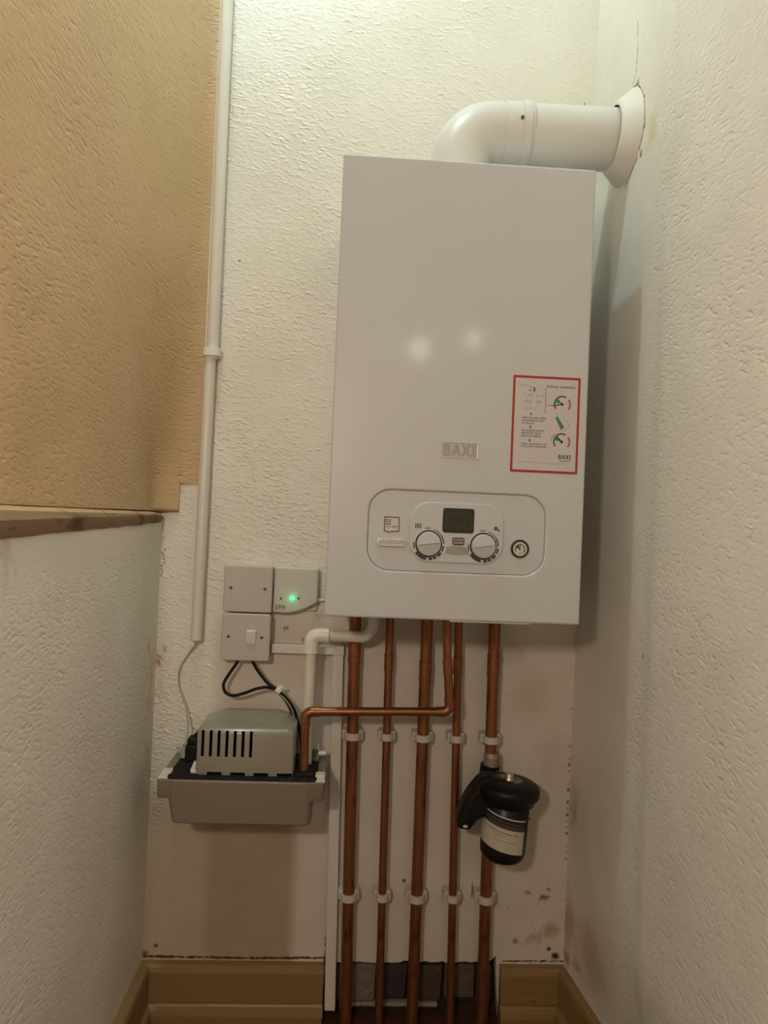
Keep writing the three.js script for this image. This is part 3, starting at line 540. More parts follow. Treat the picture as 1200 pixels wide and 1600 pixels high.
// ---------------------------------------------------------------- flue
{
  const t = thing('flue_pipe', 'wide white flue pipe bending from the boiler top into the right wall', 'flue pipe', [0.1945, 1.5, 0.16]);
  const mFlue = mat([0.72, 0.7, 0.65], 0.38, { clearcoat: 0.15 });
  const arc = new THREE.CurvePath(), rise = 0.061, R = 0.055, slope = 0.02;
  arc.add(new THREE.LineCurve3(V(0, 0, 0), V(0, rise, 0)));
  arc.add(new THREE.CubicBezierCurve3(V(0, rise, 0), V(0, rise + R * 0.552, 0), V(R * 0.448, rise + R, 0), V(R, rise + R, 0)));
  arc.add(new THREE.LineCurve3(V(R, rise + R, 0), V(R + 0.02, rise + R + 0.0004, 0)));
  part('elbow', new THREE.TubeGeometry(arc, 80, 0.05, 48), mFlue, t);
  const yd = (x) => rise + R + slope * (x - R);
  part('collar', [rod(V(0.069, yd(0.069), 0), V(0.114, yd(0.114), 0), 0.0517, 56), rod(V(0.098, yd(0.098), 0), V(0.112, yd(0.112), 0), 0.0532, 56), new THREE.TorusGeometry(0.0522, 0.0016, 10, 56).rotateY(Math.PI / 2).translate(0.1145, yd(0.1145), 0)], mFlue, t);
  part('duct', rod(V(0.11, yd(0.11), 0), V(0.36, yd(0.36), 0), 0.05, 56), mFlue, t);
  part('screw', [rod(V(0.0935, yd(0.094) + 0.0015, 0.0505), V(0.0935, yd(0.094) + 0.0015, 0.0548), 0.0028, 12)], mat([0.1, 0.1, 0.09], 0.4, { metalness: 0.6 }), t, 'dark fixing screw');
  part('wall_seal', lathe([[0.0498, -0.02], [0.0535, -0.0215], [0.058, -0.018], [0.066, -0.008], [0.077, 0.0045], [0.0785, 0.008], [0.0785, 0.012]], 64).rotateZ(-Math.PI / 2).translate(XR - 0.1945 - 0.006, yd(0.28) + 0.0005, 0.005), mat([0.76, 0.73, 0.65], 0.55), t, 'round white wall seal');
}

// ---------------------------------------------------------------- white waste pipe on the left
const mPVC = mat([0.74, 0.7, 0.6], 0.35);
{
  const t = thing('waste_pipe', 'long white plastic pipe running down the back wall beside the beige paint', 'pipe', [-0.2434, 0.71, 0.02]);
  const L = (x, y, z) => V(x + 0.2434, y - 0.71, z - 0.02);
  part('upper_pipe', bent([L(-0.24, CEIL, 0.02), L(-0.2385, 1.7, 0.02), L(-0.2372, 1.235, 0.02)], 0.0112, 0.2, 28, 40), mPVC, t);
  part('lower_pipe', lathe([[0.0085, 0.02], [0.0088, 0], [0.0102, 0], [0.0105, 0.003], [0.0105, 0.53], [0, 0.53]], 32).rotateZ(-0.0052).translate(0, 0, 0), mPVC, t);
  const c = thing('pipe_clip', 'white ring clip holding the long white waste pipe on the left', 'pipe clip', [-0.2375, 1.247, 0]);
  const s = rrShape(-0.0155, 0.0155, 0, 0.0345, 0.0085);
  part('ring', new THREE.ExtrudeGeometry(s, { depth: 0.0125, bevelEnabled: true, bevelSize: 0.001, bevelThickness: 0.001, bevelSegments: 2, curveSegments: 16 }).rotateX(Math.PI / 2).scale(1, 1, 1).translate(0, 0.006, 0), mat([0.82, 0.78, 0.68], 0.35), c);
  part('wall_base', bx(-0.013, 0.013, -0.012, 0.012, 0, 0.008, 0.002), mPVC, c);
}

// ---------------------------------------------------------------- copper pipes and their clips
const copperTex = canvasTex(256, 1024, (c, w, h) => {
  c.fillStyle = '#a87250'; c.fillRect(0, 0, w, h);
  for (let i = 0; i < 240; i++) { const v = rr(-46, 30); c.fillStyle = sRGB(166 + v, 112 + v * 0.85, 78 + v * 0.7, 0.28); c.fillRect(rnd() * w, rnd() * h, rr(2, 12), rr(30, 260)); }
  for (let i = 0; i < 70; i++) blot(c, rnd() * w, rnd() * h, rr(3, 20), rr(8, 50), [96, 52, 26], rr(0.2, 0.55));
  for (let i = 0; i < 30; i++) blot(c, rnd() * w, rnd() * h, rr(3, 10), rr(3, 16), [214, 130, 84], rr(0.2, 0.5));
});
copperTex.wrapS = copperTex.wrapT = THREE.RepeatWrapping;
const mCopper = mat([0.86, 0.82, 0.78], 0.4, { map: copperTex, metalness: 0.8 });
const mClip = mat([0.6, 0.55, 0.49], 0.5);
function clipShape(r, zc) {
  const s = new THREE.Shape(), o = r + 0.0036;
  s.moveTo(-o - 0.0025, 0); s.lineTo(o + 0.0025, 0); s.lineTo(o + 0.002, zc - 0.004); s.lineTo(o, zc + 0.002); s.absarc(0, zc + 0.001, o, 0, Math.PI, false); s.lineTo(-o - 0.002, zc - 0.004);
  s.closePath();
  const hole = new THREE.Path(); hole.absarc(0, zc, r + 0.0002, 0, Math.PI * 2, true); s.holes.push(hole);
  return s;
}
function makeClip(r, zc) {
  const g = new THREE.Group();
  part('ring', new THREE.ExtrudeGeometry(clipShape(r, zc), { depth: 0.011, bevelEnabled: true, bevelSize: 0.0007, bevelThickness: 0.0007, bevelSegments: 2, curveSegments: 20 }).rotateX(Math.PI / 2).translate(0, 0.0055, 0), mClip, g);
  part('wall_base', bx(-r - 0.0085, r + 0.0085, -0.0085, 0.0085, 0, zc - r * 0.2, 0.002), mClip, g);
  return g;
}
const clips = { big: makeClip(0.011, 0.03), small: makeClip(0.0075, 0.03) };
const ORD = ['leftmost', 'second from left', 'middle', 'fourth from left', 'rightmost'];
// x at height .74 and at the floor, radius, fitting height and length
const PIPES = [[0.0508, 0.0637, 0.011, 0.706, 0.05], [0.1158, 0.1255, 0.0075, 0.683, 0.03], [0.1856, 0.1872, 0.011, 0.669, 0.036], [0.2455, 0.2588, 0.0075, 0.681, 0.03], [0.3138, 0.3185, 0.011, 0.683, 0.04]];
const pipeLabel = [
  'thick copper pipe beside the white trunking, leftmost of the five uprights', 'thin copper upright, second pipe from the white trunking',
  'thick copper upright in the middle of the row of five', 'thin copper upright just left of the black filter', 'thick copper upright carrying the black filter'];
PIPES.forEach(([xt, xb, r, fy, fl], i) => {
  const X = (y) => xb + (xt - xb) * y / 0.74;
  const t = thing('copper_pipe', pipeLabel[i], 'pipe', [xb, 0, 0.03], 'copper uprights under the boiler');
  part('tube', rod(V(0, 0, 0), V(X(0.815) - xb, 0.815, 0), r, 32), mCopper, t);
  part('coupling', [rod(V(X(fy - fl / 2) - xb, fy - fl / 2, 0), V(X(fy + fl / 2) - xb, fy + fl / 2, 0), r + 0.0011, 32),
    ...[-1, 1, i === 2 ? 0.2 : 0.98].map((s) => new THREE.TorusGeometry(r + 0.0009, 0.0008, 8, 32).rotateX(Math.PI / 2).translate(X(fy + s * fl / 2) - xb, fy + s * fl / 2, 0))], mCopper, t, 'soldered coupling');
  const proto = r > 0.009 ? clips.big : clips.small;
  [[0.5448, 'upper'], [0.2473, 'lower']].forEach(([y, row]) => {
    const c = proto.clone(); c.name = numbered('pipe_clip'); c.position.set(X(y), y, 0); scene.add(c);
    tag(c, `${row} white plastic clip on the ${ORD[i]} copper upright`, 'pipe clip', 'white clips on the copper uprights');
  });
});
{
  const t = thing('copper_pipe', 'thin copper pipe running sideways across the uprights and down into the pump tank', 'pipe', [-0.0284, 0.497, 0.115]);
  const L = (x, y, z = 0.115) => V(x + 0.0284, y - 0.497, z - 0.115);
  part('tube', bent([L(0.2085, 0.812), L(0.214, 0.71), L(0.2222, 0.6165), L(-0.0305, 0.6095), L(-0.0288, 0.49)], 0.0076, 0.013, 24, 300), mCopper, t);
  part('elbow', bent([L(0.2197, 0.641), L(0.2222, 0.6165), L(0.198, 0.6157)], 0.0087, 0.013, 24, 50), mCopper, t, 'soldered elbow');
  part('elbow', bent([L(-0.004, 0.6103), L(-0.0305, 0.6095), L(-0.0302, 0.584)], 0.0087, 0.013, 24, 50), mCopper, t, 'soldered elbow');
  part('coupling', [rod(L(0.2143, 0.708), L(0.2165, 0.683), 0.0086, 24)], mCopper, t);
}

// ---------------------------------------------------------------- white condensate pipe
{
  const t = thing('condensate_pipe', 'white plastic pipe from under the boiler bending down behind the pump cover', 'pipe', [-0.0277, 0.5, 0.072]);
  const L = (x, y) => V(x + 0.0277, y - 0.5, 0);
  part('tube', bent([L(0.0848, 0.81), L(0.083, 0.735), L(-0.027, 0.736), L(-0.0277, 0.5)], 0.0102, 0.024, 24, 200), mPVC, t);
  part('elbow', bent([L(0.0035, 0.7358), L(-0.0268, 0.736), L(-0.0272, 0.705)], 0.0132, 0.013, 28, 60), mat([0.84, 0.8, 0.7], 0.3), t, 'bright white elbow fitting');
  part('elbow_rim', [new THREE.TorusGeometry(0.0128, 0.0011, 8, 30).rotateY(Math.PI / 2).translate(0.0312, 0.2358, 0), new THREE.TorusGeometry(0.0128, 0.0011, 8, 30).rotateX(Math.PI / 2).translate(0.0005, 0.205, 0)], mPVC, t);
}

// ---------------------------------------------------------------- trunking
{
  const m = mat([0.72, 0.68, 0.6], 0.42);
  const t = thing('cable_trunking', 'short white trunking running sideways from the switch plate', 'trunking', [-0.1045, 0.69, 0]);
  part('cover', bx(0, 0.137, 0, 0.0172, 0, 0.0165, 0.0015), m, t);
  part('base', bx(0.0005, 0.1365, -0.0006, 0.0176, 0, 0.006, 0.0005), m, t);
  const v = thing('cable_trunking', 'narrow white upright trunking left of the copper pipes', 'trunking', [0.0343, 0.0245, 0]);
  const lean = (0.0312 - 0.0435) / 0.665;
  const skew = (g) => { const p = g.attributes.position; for (let i = 0; i < p.count; i++) p.setX(i, p.getX(i) + lean * p.getY(i)); return g; };
  part('cover', skew(bx(-0.0105, 0.0092, 0, 0.6655, 0, 0.0155, 0.0012)), m, v);
  part('base', skew(bx(-0.0111, 0.0098, 0.0005, 0.665, 0, 0.005, 0.0004)), m, v);
}

// ---------------------------------------------------------------- electrical plates
const mPlate = mat([0.54, 0.5, 0.445], 0.38);
const mScrew = mat([0.2, 0.17, 0.13], 0.35, { metalness: 0.9 });
function screwAt(x, y, z, parent) {
  const s = part('screw', [lathe([[0, 0.0014], [0.0026, 0.001], [0.0031, -0.001]].reverse(), 16).rotateX(Math.PI / 2).translate(x, y, z)], mScrew, parent, 'dark screw');
  part('screw_slot', box(x - 0.0022, x + 0.0022, y - 0.0004, y + 0.0004, z + 0.0008, z + 0.0017).rotateZ(0), mDark, s);
  return s;
}
{
  const t = thing('blanking_plate', 'blank white square plate with two screws, above the switch', 'wall plate', [-0.1492, 0.811, 0]);
  part('back_box', bx(-0.042, 0.042, -0.041, 0.041, 0, 0.033, 0.003), mPlate, t);
  part('plate', slab(rrShape(-0.0445, 0.0445, -0.043, 0.043, 0.005), 0.032, 0.041, 0.0028), mPlate, t);
  screwAt(-0.0311, 0.0015, 0.041, t); screwAt(0.0309, 0.0015, 0.041, t);
  const s = thing('light_switch', 'white square switch plate with one rocker, below the blank plate', 'switch', [-0.1495, 0.7224, 0]);
  part('back_box', bx(-0.042, 0.042, -0.041, 0.041, 0, 0.033, 0.003), mPlate, s);
  part('plate', slab(rrShape(-0.0445, 0.0445, -0.0437, 0.0437, 0.005), 0.032, 0.041, 0.0028), mPlate, s);
  const rk = new RoundedBoxGeometry(0.0175, 0.026, 0.009, 3, 0.002).rotateX(0.16).translate(0.0103, 0.0008, 0.0415);
  part('rocker', rk, mat([0.76, 0.72, 0.66], 0.3), s);
  screwAt(-0.0315, 0.0008, 0.041, s); screwAt(0.0293, 0.0005, 0.041, s);
  part('rating_mark', [box(-0.0243, -0.0238, -0.0005, 0.0035, 0.0405, 0.0412), box(-0.0243, -0.0235, -0.0032, -0.0018, 0.0405, 0.0412)], mat([0.3, 0.28, 0.25], 0.6), s);
}
{
  const t = thing('wireless_receiver', 'white receiver box with a glowing green light beside the blank plate', 'receiver', [-0.104, 0.7675, 0]);
  const mR = mat([0.6, 0.58, 0.5], 0.36);
  part('wall_plate', slab(rrShape(0.0015, 0.0815, 0.003, 0.083, 0.006), 0, 0.01, 0.0015), mR, t);
  const s = new THREE.Shape(); s.moveTo(0.0035, 0.001); s.lineTo(0.026, -0.0003); s.bezierCurveTo(0.05, 0.0035, 0.065, 0.010, 0.0828, 0.022); s.lineTo(0.0828, 0.079); s.quadraticCurveTo(0.0828, 0.0855, 0.0765, 0.0855); s.lineTo(0.006, 0.0855); s.quadraticCurveTo(0.0005, 0.0855, 0.0005, 0.08); s.lineTo(0.0005, 0.004); s.quadraticCurveTo(0.0005, 0.0011, 0.0035, 0.001);
  part('cover', slab(s, 0.0095, 0.031, 0.0035), mR, t);
  part('button', [lathe([[0, 0.0015], [0.0022, 0.0012], [0.0026, -0.001]].reverse(), 20).rotateX(Math.PI / 2).translate(0.0152, 0.0275, 0.031)], mat([0.16, 0.17, 0.14], 0.5), t, 'small dark button');
  part('button', [lathe([[0, 0.0015], [0.0022, 0.0012], [0.0026, -0.001]].reverse(), 20).rotateX(Math.PI / 2).translate(0.0477, 0.0287, 0.031)], mat([0.05, 0.16, 0.1], 0.5), t, 'small dark button');
  part('indicator_light', new THREE.SphereGeometry(0.0048, 20, 14).scale(1, 1, 0.5).translate(0.0357, 0.0285, 0.031), new THREE.MeshStandardMaterial({ color: 0x1c5a3c, emissive: new THREE.Color().setRGB(0.12, 1, 0.42), emissiveIntensity: 1.15, roughness: 0.3 }), t, 'glowing green light');
  const l = new THREE.PointLight(new THREE.Color().setRGB(0.08, 1, 0.4), 0.0002); l.position.set(0.0357, 0.0285, 0.0395); l.shadow.radius = 0.12; l.castShadow = true; t.add(l);
  const e = new TextGeometry('EPH', { font, size: 0.0092, depth: 0.0006, curveSegments: 4 }); e.computeBoundingBox();
  part('lettering', e.scale(0.0185 / e.boundingBox.max.x, 1, 1).translate(0.0045, 0.0065, 0.0306), mat([0.13, 0.14, 0.1], 0.5), t, 'dark letters reading EPH');
  tag(part('cable', flex([[-0.0285, 0.793, 0.012], [-0.0185, 0.7925, 0.014], [-0.008, 0.7945, 0.02], [0.006, 0.8005, 0.03]], 0.0031, 30, 12), mat([0.86, 0.82, 0.74], 0.35), scene), 'short white cable between the receiver and the boiler', 'cable');
}

// ---------------------------------------------------------------- condensate pump
{
  const t = thing('condensate_pump', 'grey-white condensate pump with a slotted cover standing on a shallow tank', 'pump', [-0.13, 0.426, 0]);
  const L = (x) => x + 0.13, Y = (y) => y - 0.426;
  const mTank = mat([0.22, 0.175, 0.135], 0.45), mCover = mat([0.29, 0.26, 0.195], 0.3, { clearcoat: 0.5, clearcoatRoughness: 0.22 });
  const rect = (x0, x1, z0, z1, y, r, n = 5) => {
    const p = [];
    [[x1 - r, z1 - r, 0], [x0 + r, z1 - r, 1], [x0 + r, z0 + r, 2], [x1 - r, z0 + r, 3]].forEach(([cx, cz, q]) => { for (let i = 0; i <= n; i++) { const a = (q + i / n) * Math.PI / 2; p.push(V(L(cx + r * Math.cos(a)), Y(y), cz + r * Math.sin(a))); } });
    return p.reverse();
  };
  part('tank', loft([rect(-0.244, -0.014, 0.022, 0.149, 0.4262, 0.01), rect(-0.246, -0.0125, 0.02, 0.152, 0.429, 0.012), rect(-0.2535, -0.0115, 0.016, 0.153, 0.472, 0.012), rect(-0.2535, -0.0115, 0.016, 0.1534, 0.4975, 0.012), rect(-0.2525, -0.0125, 0.017, 0.1524, 0.4985, 0.012)], 0.5), mTank, t);
  const rimRings = [rect(-0.27, 0.0075, 0.012, 0.1518, 0.4685, 0.008), rect(-0.2712, 0.0085, 0.011, 0.1525, 0.471, 0.008), rect(-0.2715, 0.0088, 0.011, 0.1525, 0.4985, 0.008), rect(-0.2705, 0.0078, 0.012, 0.1515, 0.5, 0.008)];
  part('rim', loft(rimRings, 0.5), mTank, t, 'thick rim of the tank');
  part('mounting_ear', [bx(L(-0.2715), L(-0.252), Y(0.497), Y(0.5015), 0.1, 0.148, 0.0015), bx(L(-0.268), L(-0.252), Y(0.501), Y(0.507), 0.118, 0.135, 0.0015)], mat([0.66, 0.61, 0.52], 0.5), t);
  part('mounting_ear', [bx(L(-0.009), L(0.0092), Y(0.497), Y(0.5015), 0.1, 0.148, 0.0015), bx(L(-0.008), L(0.0085), Y(0.501), Y(0.507), 0.118, 0.135, 0.0015)], mat([0.66, 0.61, 0.52], 0.5), t);
  const grime = canvasTex(512, 256, (c, w, h) => { c.fillStyle = '#1d1712'; c.fillRect(0, 0, w, h); for (let i = 0; i < 500; i++) { const v = rr(12, 90); c.fillStyle = sRGB(v, v * 0.9, v * 0.74, 0.4); c.beginPath(); c.ellipse(rnd() * w, rnd() * h, rr(1, 12), rr(1, 8), rnd() * 3, 0, 7); c.fill(); } });
  part('lid', planarUV(loft([rect(-0.256, -0.005, 0.018, 0.1505, 0.498, 0.008), rect(-0.256, -0.005, 0.018, 0.1505, 0.502, 0.008), rect(-0.254, -0.007, 0.02, 0.1485, 0.5035, 0.008)], 0.5), L(-0.26), L(0), 0, 0.16, 'x', 'z'), mat([1, 1, 1], 0.75, { map: grime, specularIntensity: 0.4 }), t, 'grimy dark lid of the tank');
  // cover: moulded hood, hollowed and slotted
  const hood = loft([rect(-0.2125, -0.0455, 0.03, 0.136, 0.5035, 0.011), rect(-0.2122, -0.046, 0.03, 0.136, 0.5735, 0.011), rect(-0.2112, -0.0465, 0.031, 0.135, 0.578, 0.0115), rect(-0.2085, -0.0485, 0.032, 0.132, 0.5812, 0.013), rect(-0.2035, -0.0525, 0.032, 0.127, 0.5832, 0.015), rect(-0.192, -0.061, 0.033, 0.1, 0.5878, 0.018), rect(-0.182, -0.072, 0.034, 0.07, 0.5905, 0.015)], 0.9);
  const ev = new Evaluator(); ev.useGroups = false; ev.attributes = ['position', 'normal', 'uv'];
  let solid = new Brush(mergeVertices(hood)); solid.updateMatrixWorld();
  const cut = (g) => { const b = new Brush(g); b.updateMatrixWorld(); solid = ev.evaluate(solid, b, SUBTRACTION); };
  cut(box(L(-0.207), L(-0.0515), Y(0.49), Y(0.576), 0.036, 0.1325));
  for (let i = 0; i < 7; i++) { const x = L(-0.2009 + i * 0.01355); cut(bx(x - 0.0026, x + 0.0026, Y(0.534), Y(0.5785), 0.12, 0.15, 0.0008, 1)); }
  for (let i = 0; i < 4; i++) { const x = L(-0.192 + i * 0.0395); cut(box(x, x + 0.025, Y(0.5), Y(0.5085), 0.12, 0.15)); }
  const hoodGeo = solid.geometry.clone();
  part('cover', hoodGeo, mCover, t, 'pale grey slotted cover');
  part('motor', [bx(L(-0.198), L(-0.062), Y(0.503), Y(0.566), 0.046, 0.112, 0.006)], mDark, t, 'dark motor inside the cover');
  const sm = canvasTex(256, 64, (c) => { c.clearRect(0, 0, 256, 64); });
  part('connector_block', [bx(L(-0.243), L(-0.2135), Y(0.503), Y(0.533), 0.04, 0.078, 0.003), bx(L(-0.241), L(-0.216), Y(0.531), Y(0.545), 0.05, 0.074, 0.004), rod(V(L(-0.233), Y(0.54), 0.06), V(L(-0.222), Y(0.552), 0.06), 0.0045, 12)], mDark, t, 'black connector block');
  part('outlet_spout', [rod(V(L(-0.262), Y(0.513), 0.045), V(L(-0.243), Y(0.515), 0.05), 0.006, 14), rod(V(L(-0.264), Y(0.5205), 0.045), V(L(-0.252), Y(0.5205), 0.047), 0.0042, 12), rod(V(L(-0.25), Y(0.503), 0.05), V(L(-0.25), Y(0.52), 0.05), 0.0065, 14)], mat([0.46, 0.43, 0.37], 0.5), t, 'grey outlet spout');
  part('terminal', [rod(V(L(-0.219), Y(0.504), 0.122), V(L(-0.2135), Y(0.519), 0.118), 0.0042, 12), bx(L(-0.2205), L(-0.211), Y(0.5025), Y(0.507), 0.118, 0.13, 0.001)], mat([0.7, 0.67, 0.62], 0.4), t, 'white terminal beside the cover');
  part('valve_stub', [rod(V(L(-0.013), Y(0.503), 0.05), V(L(-0.013), Y(0.522), 0.05), 0.0075, 16), rod(V(L(-0.024), Y(0.508), 0.055), V(L(-0.006), Y(0.508), 0.052), 0.007, 16)], mat([0.13, 0.12, 0.09], 0.55), t, 'dark outlet valve stub');
  part('valve_pin', [rod(V(L(-0.007), Y(0.5165), 0.05), V(L(0.0065), Y(0.5165), 0.05), 0.0045, 14), rod(V(L(-0.0065), Y(0.514), 0.05), V(L(-0.0075), Y(0.534), 0.05), 0.0012, 8)], mat([0.72, 0.67, 0.58], 0.4), t, 'pale valve pin');
  part('cable_gland', [bx(L(-0.046), L(-0.03), Y(0.503), Y(0.521), 0.06, 0.09, 0.003), bx(L(-0.044), L(-0.012), Y(0.503), Y(0.5085), 0.085, 0.135, 0.002)], mDark, t, 'black cable gland');
  // faint rusty marks on top of the cover
  const rust = mat([0.36, 0.24, 0.14], 0.7);
  part('rust_mark', Array.from({ length: 16 }, (_, i) => new THREE.SphereGeometry(0.0011, 6, 4).scale(1.3, 0.15, 1).translate(L(-0.158 + i * 0.0026 + rr(-0.001, 0.001)), Y(0.5905), 0.06 + rr(-0.004, 0.004))), rust, t);
}
// cables of the pump
const mCable = mat([0.009, 0.0085, 0.008], 0.6, { specularIntensity: 0.4 });
tag(part('power_cable', flex([[-0.160, 0.686, 0.03], [-0.1655, 0.672, 0.033], [-0.178, 0.652, 0.036], [-0.1862, 0.634, 0.04], [-0.181, 0.6205, 0.043], [-0.1665, 0.6165, 0.046], [-0.147, 0.6215, 0.048], [-0.124, 0.631, 0.05], [-0.1035, 0.634, 0.05], [-0.0855, 0.6285, 0.052], [-0.070, 0.613, 0.053], [-0.058, 0.588, 0.054], [-0.0485, 0.56, 0.056], [-0.0415, 0.53, 0.062], [-0.038, 0.512, 0.07]], 0.0029, 140, 12), mCable, scene), 'black cable looping out to the left under the switch', 'cable');
tag(part('power_cable', flex([[-0.139, 0.686, 0.03], [-0.133, 0.672, 0.034], [-0.119, 0.655, 0.042], [-0.103, 0.641, 0.052], [-0.087, 0.6325, 0.0585], [-0.071, 0.619, 0.0585], [-0.056, 0.6, 0.058], [-0.047, 0.577, 0.058], [-0.0405, 0.548, 0.062], [-0.0365, 0.52, 0.072], [-0.036, 0.508, 0.075]], 0.0029, 120, 12), mCable, scene), 'black cable running straight from the switch to the cable tie', 'cable');
tag(part('earth_wire', flex([[-0.09, 0.627, 0.056], [-0.079, 0.6205, 0.058], [-0.064, 0.6, 0.06], [-0.0535, 0.57, 0.062], [-0.0455, 0.54, 0.066], [-0.041, 0.514, 0.072]], 0.0013, 60, 8), mat([0.13, 0.15, 0.03], 0.5), scene), 'thin green wire hanging down beside the pump cover', 'wire');
tag(part('neutral_wire', flex([[-0.0885, 0.6285, 0.058], [-0.076, 0.621, 0.0605], [-0.0585, 0.6, 0.0625], [-0.0525, 0.58, 0.0635], [-0.044, 0.55, 0.066], [-0.0395, 0.512, 0.073]], 0.0012, 60, 8), mat([0.36, 0.33, 0.28], 0.5), scene), 'thin pale grey wire among the black cables beside the pump cover', 'wire');
{
  const t = thing('cable_tie', 'white tape wrapped round the two black cables', 'cable tie', [-0.0845, 0.6305, 0.0545]);
  const d = V(0.7, -0.62, 0).normalize(), q = new THREE.Quaternion().setFromUnitVectors(V(0, 1, 0), d);
  part('band', lathe([[0.0052, -0.0052], [0.0074, -0.005], [0.0078, 0], [0.0074, 0.005], [0.0052, 0.0052]], 24).scale(0.8, 1, 1).applyQuaternion(q), mat([0.84, 0.8, 0.7], 0.5), t);
  part('tail', bx(-0.0015, 0.004, 0.002, 0.012, 0.002, 0.005, 0.0008).rotateZ(-0.5), mat([0.84, 0.8, 0.7], 0.5), t);
}
tag(part('discharge_tube', flex([[-0.2415, 0.716, 0.02], [-0.244, 0.704, 0.016], [-0.259, 0.682, 0.008], [-0.2735, 0.655, 0.006], [-0.2755, 0.63, 0.006], [-0.268, 0.606, 0.008], [-0.256, 0.58, 0.018], [-0.248, 0.552, 0.034], [-0.2485, 0.53, 0.046], [-0.25, 0.518, 0.05]], 0.0015, 90, 10), mat([0.42, 0.37, 0.3], 0.25), scene), 'thin pale tube hanging from the end of the white waste pipe', 'tube');

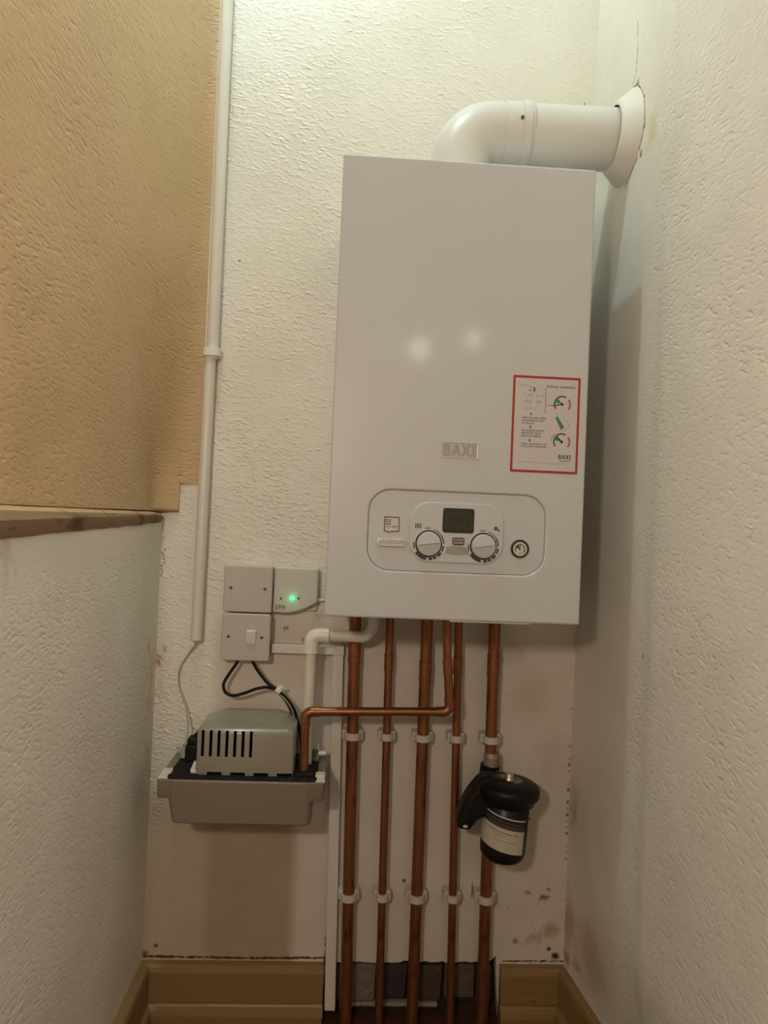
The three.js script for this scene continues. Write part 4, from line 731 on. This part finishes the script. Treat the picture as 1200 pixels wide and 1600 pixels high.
// ---------------------------------------------------------------- magnetic filter
{
  const t = thing('magnetic_filter', 'black filter canister with a white label on the rightmost copper upright', 'filter', [0.3292, 0.351, 0.092]);
  t.rotation.set(0, 0, -0.06);
  const mBlk = mat([0.007, 0.006, 0.0055], 0.42, { specularIntensity: 0.55 }), mBlk2 = mat([0.009, 0.008, 0.0075], 0.34, { specularIntensity: 0.6 });
  part('canister', lathe([[0, 0], [0.026, 0.0005], [0.034, 0.004], [0.0395, 0.0115], [0.0405, 0.02], [0.041, 0.106], [0, 0.106]], 56), mBlk2, t);
  part('head', lathe([[0, 0.102], [0.045, 0.102], [0.0475, 0.104], [0.0485, 0.111], [0.0535, 0.115], [0.056, 0.12], [0.0562, 0.128], [0.0545, 0.134], [0.047, 0.1385], [0.034, 0.1415], [0.024, 0.142], [0.0225, 0.1405], [0.0215, 0.137], [0, 0.1365]], 64), mBlk, t);
  part('top_recess', lathe([[0, 0.1372], [0.018, 0.1378], [0.0215, 0.1415], [0.0235, 0.1425]], 40), mat([0.32, 0.29, 0.25], 0.3, { metalness: 0.6 }), t, 'metal ring in the top');
  part('bleed_valve', [lathe([[0, 0.153], [0.0055, 0.153], [0.0075, 0.151], [0.0078, 0.144], [0.0095, 0.143], [0.0098, 0.139], [0, 0.1385]].reverse(), 24), box(-0.0062, 0.0062, 0.1522, 0.1538, -0.001, 0.001)], mat([0.66, 0.6, 0.48], 0.25, { metalness: 0.9 }), t, 'brass bleed valve');
  // side arm sweeping from the head down to the second port
  const s = new THREE.Shape();
  s.moveTo(0.315 - 0.3295, 0.142); s.bezierCurveTo(-0.036, 0.153, -0.052, 0.146, -0.063, 0.127); s.bezierCurveTo(-0.075, 0.11, -0.0835, 0.092, -0.0885, 0.062); s.lineTo(-0.063, 0.055); s.bezierCurveTo(-0.052, 0.058, -0.058, 0.070, -0.035, 0.074); s.lineTo(-0.005, 0.08); s.lineTo(0.004, 0.13); s.closePath();
  part('side_arm', slab(s, -0.03, 0.016, 0.011, 20), mBlk, t);
  part('port', [lathe([[0.0085, -0.004], [0.009, -0.0062], [0.0125, -0.0062], [0.0138, -0.004], [0.0138, 0.016], [0.012, 0.02], [0, 0.02]], 32).scale(1, 1, 0.9).translate(-0.073, 0.058, 0.002)], mBlk2, t, 'open port at the end of the arm');
  part('port_plug', new THREE.SphereGeometry(0.0044, 18, 12).scale(1, 0.62, 0.5).translate(-0.0735, 0.0575, 0.0148), mat([0.6, 0.58, 0.52], 0.35), t, 'pale plug in the port');
  const lab = canvasTex(1024, 512, (c, w, h) => {
    c.fillStyle = '#cfc8b8'; c.fillRect(0, 0, w, h);
    c.fillStyle = '#1d1a17'; c.fillRect(260, 0, w - 260, 168); c.fillStyle = '#ded8cc'; c.fillRect(260, 0, w - 260, 20);
    c.fillStyle = '#8d877c'; for (let x = 300; x < 960; x += 28) { c.fillRect(x, 66, rr(10, 22), 12); c.fillRect(x, 106, rr(10, 22), 10); }
    c.fillStyle = '#6e6134'; c.fillRect(380, 132, w - 380, 14); c.fillRect(300, 156, w - 300, 8);
    c.fillStyle = '#4d473f'; for (let x = 250; x < 880; x += 26) c.fillRect(x, 226, rr(12, 22), 14);
    c.fillStyle = '#77705f'; for (let x = 470; x < 700; x += 26) c.fillRect(x, 268, rr(10, 18), 10); for (let x = 470; x < 640; x += 26) c.fillRect(x, 296, rr(10, 18), 9);
    c.fillStyle = '#5d564c'; for (let x = 470; x < 880; x += 20) c.fillRect(x, 348, rr(9, 18), 8);
  });
  const pos = [], uv = [], idx = [], n = 48;
  for (let i = 0; i <= n; i++) { const u = i / n, a = -2.0 + u * 2.75, x = Math.sin(a), z = Math.cos(a), sk = -0.018 * (u - 0.5) + 0.001; [0, 1].forEach((v) => { pos.push(0.04125 * x, (v ? 0.09 : 0.03) + sk - (v && u < 0.42 ? 0.0 : 0), 0.04125 * z); uv.push(u, v); }); }
  for (let i = 0; i < n; i++) { const a = i * 2; idx.push(a, a + 2, a + 1, a + 1, a + 2, a + 3); }
  const lg = new THREE.BufferGeometry(); lg.setAttribute('position', new THREE.Float32BufferAttribute(pos, 3)); lg.setAttribute('uv', new THREE.Float32BufferAttribute(uv, 2)); lg.setIndex(idx); lg.computeVertexNormals();
  part('label', lg, mat([0.85, 0.85, 0.85], 0.45, { map: lab, side: THREE.DoubleSide }), t, 'white label with a dark printed band');
  const nut = part('union_nut', [new THREE.CylinderGeometry(0.0155, 0.0165, 0.022, 6, 1), new THREE.CylinderGeometry(0.0135, 0.0155, 0.007, 20).translate(0, 0.0145, 0), new THREE.CylinderGeometry(0.016, 0.016, 0.008, 24).translate(0, -0.014, 0)], mat([0.34, 0.27, 0.21], 0.5, { metalness: 0.4 }), t, 'dull metal nut joining the filter to the pipe');
  nut.position.set(-0.0212, 0.15, -0.061);
  part('inlet_body', [rod(V(-0.024, 0.128, -0.058), V(-0.012, 0.118, -0.02), 0.019, 24), rod(V(-0.0225, 0.145, -0.06), V(-0.026, 0.06, -0.062), 0.0185, 24)], mBlk, t);
}
shade(scene);
renderer.render(scene, camera);
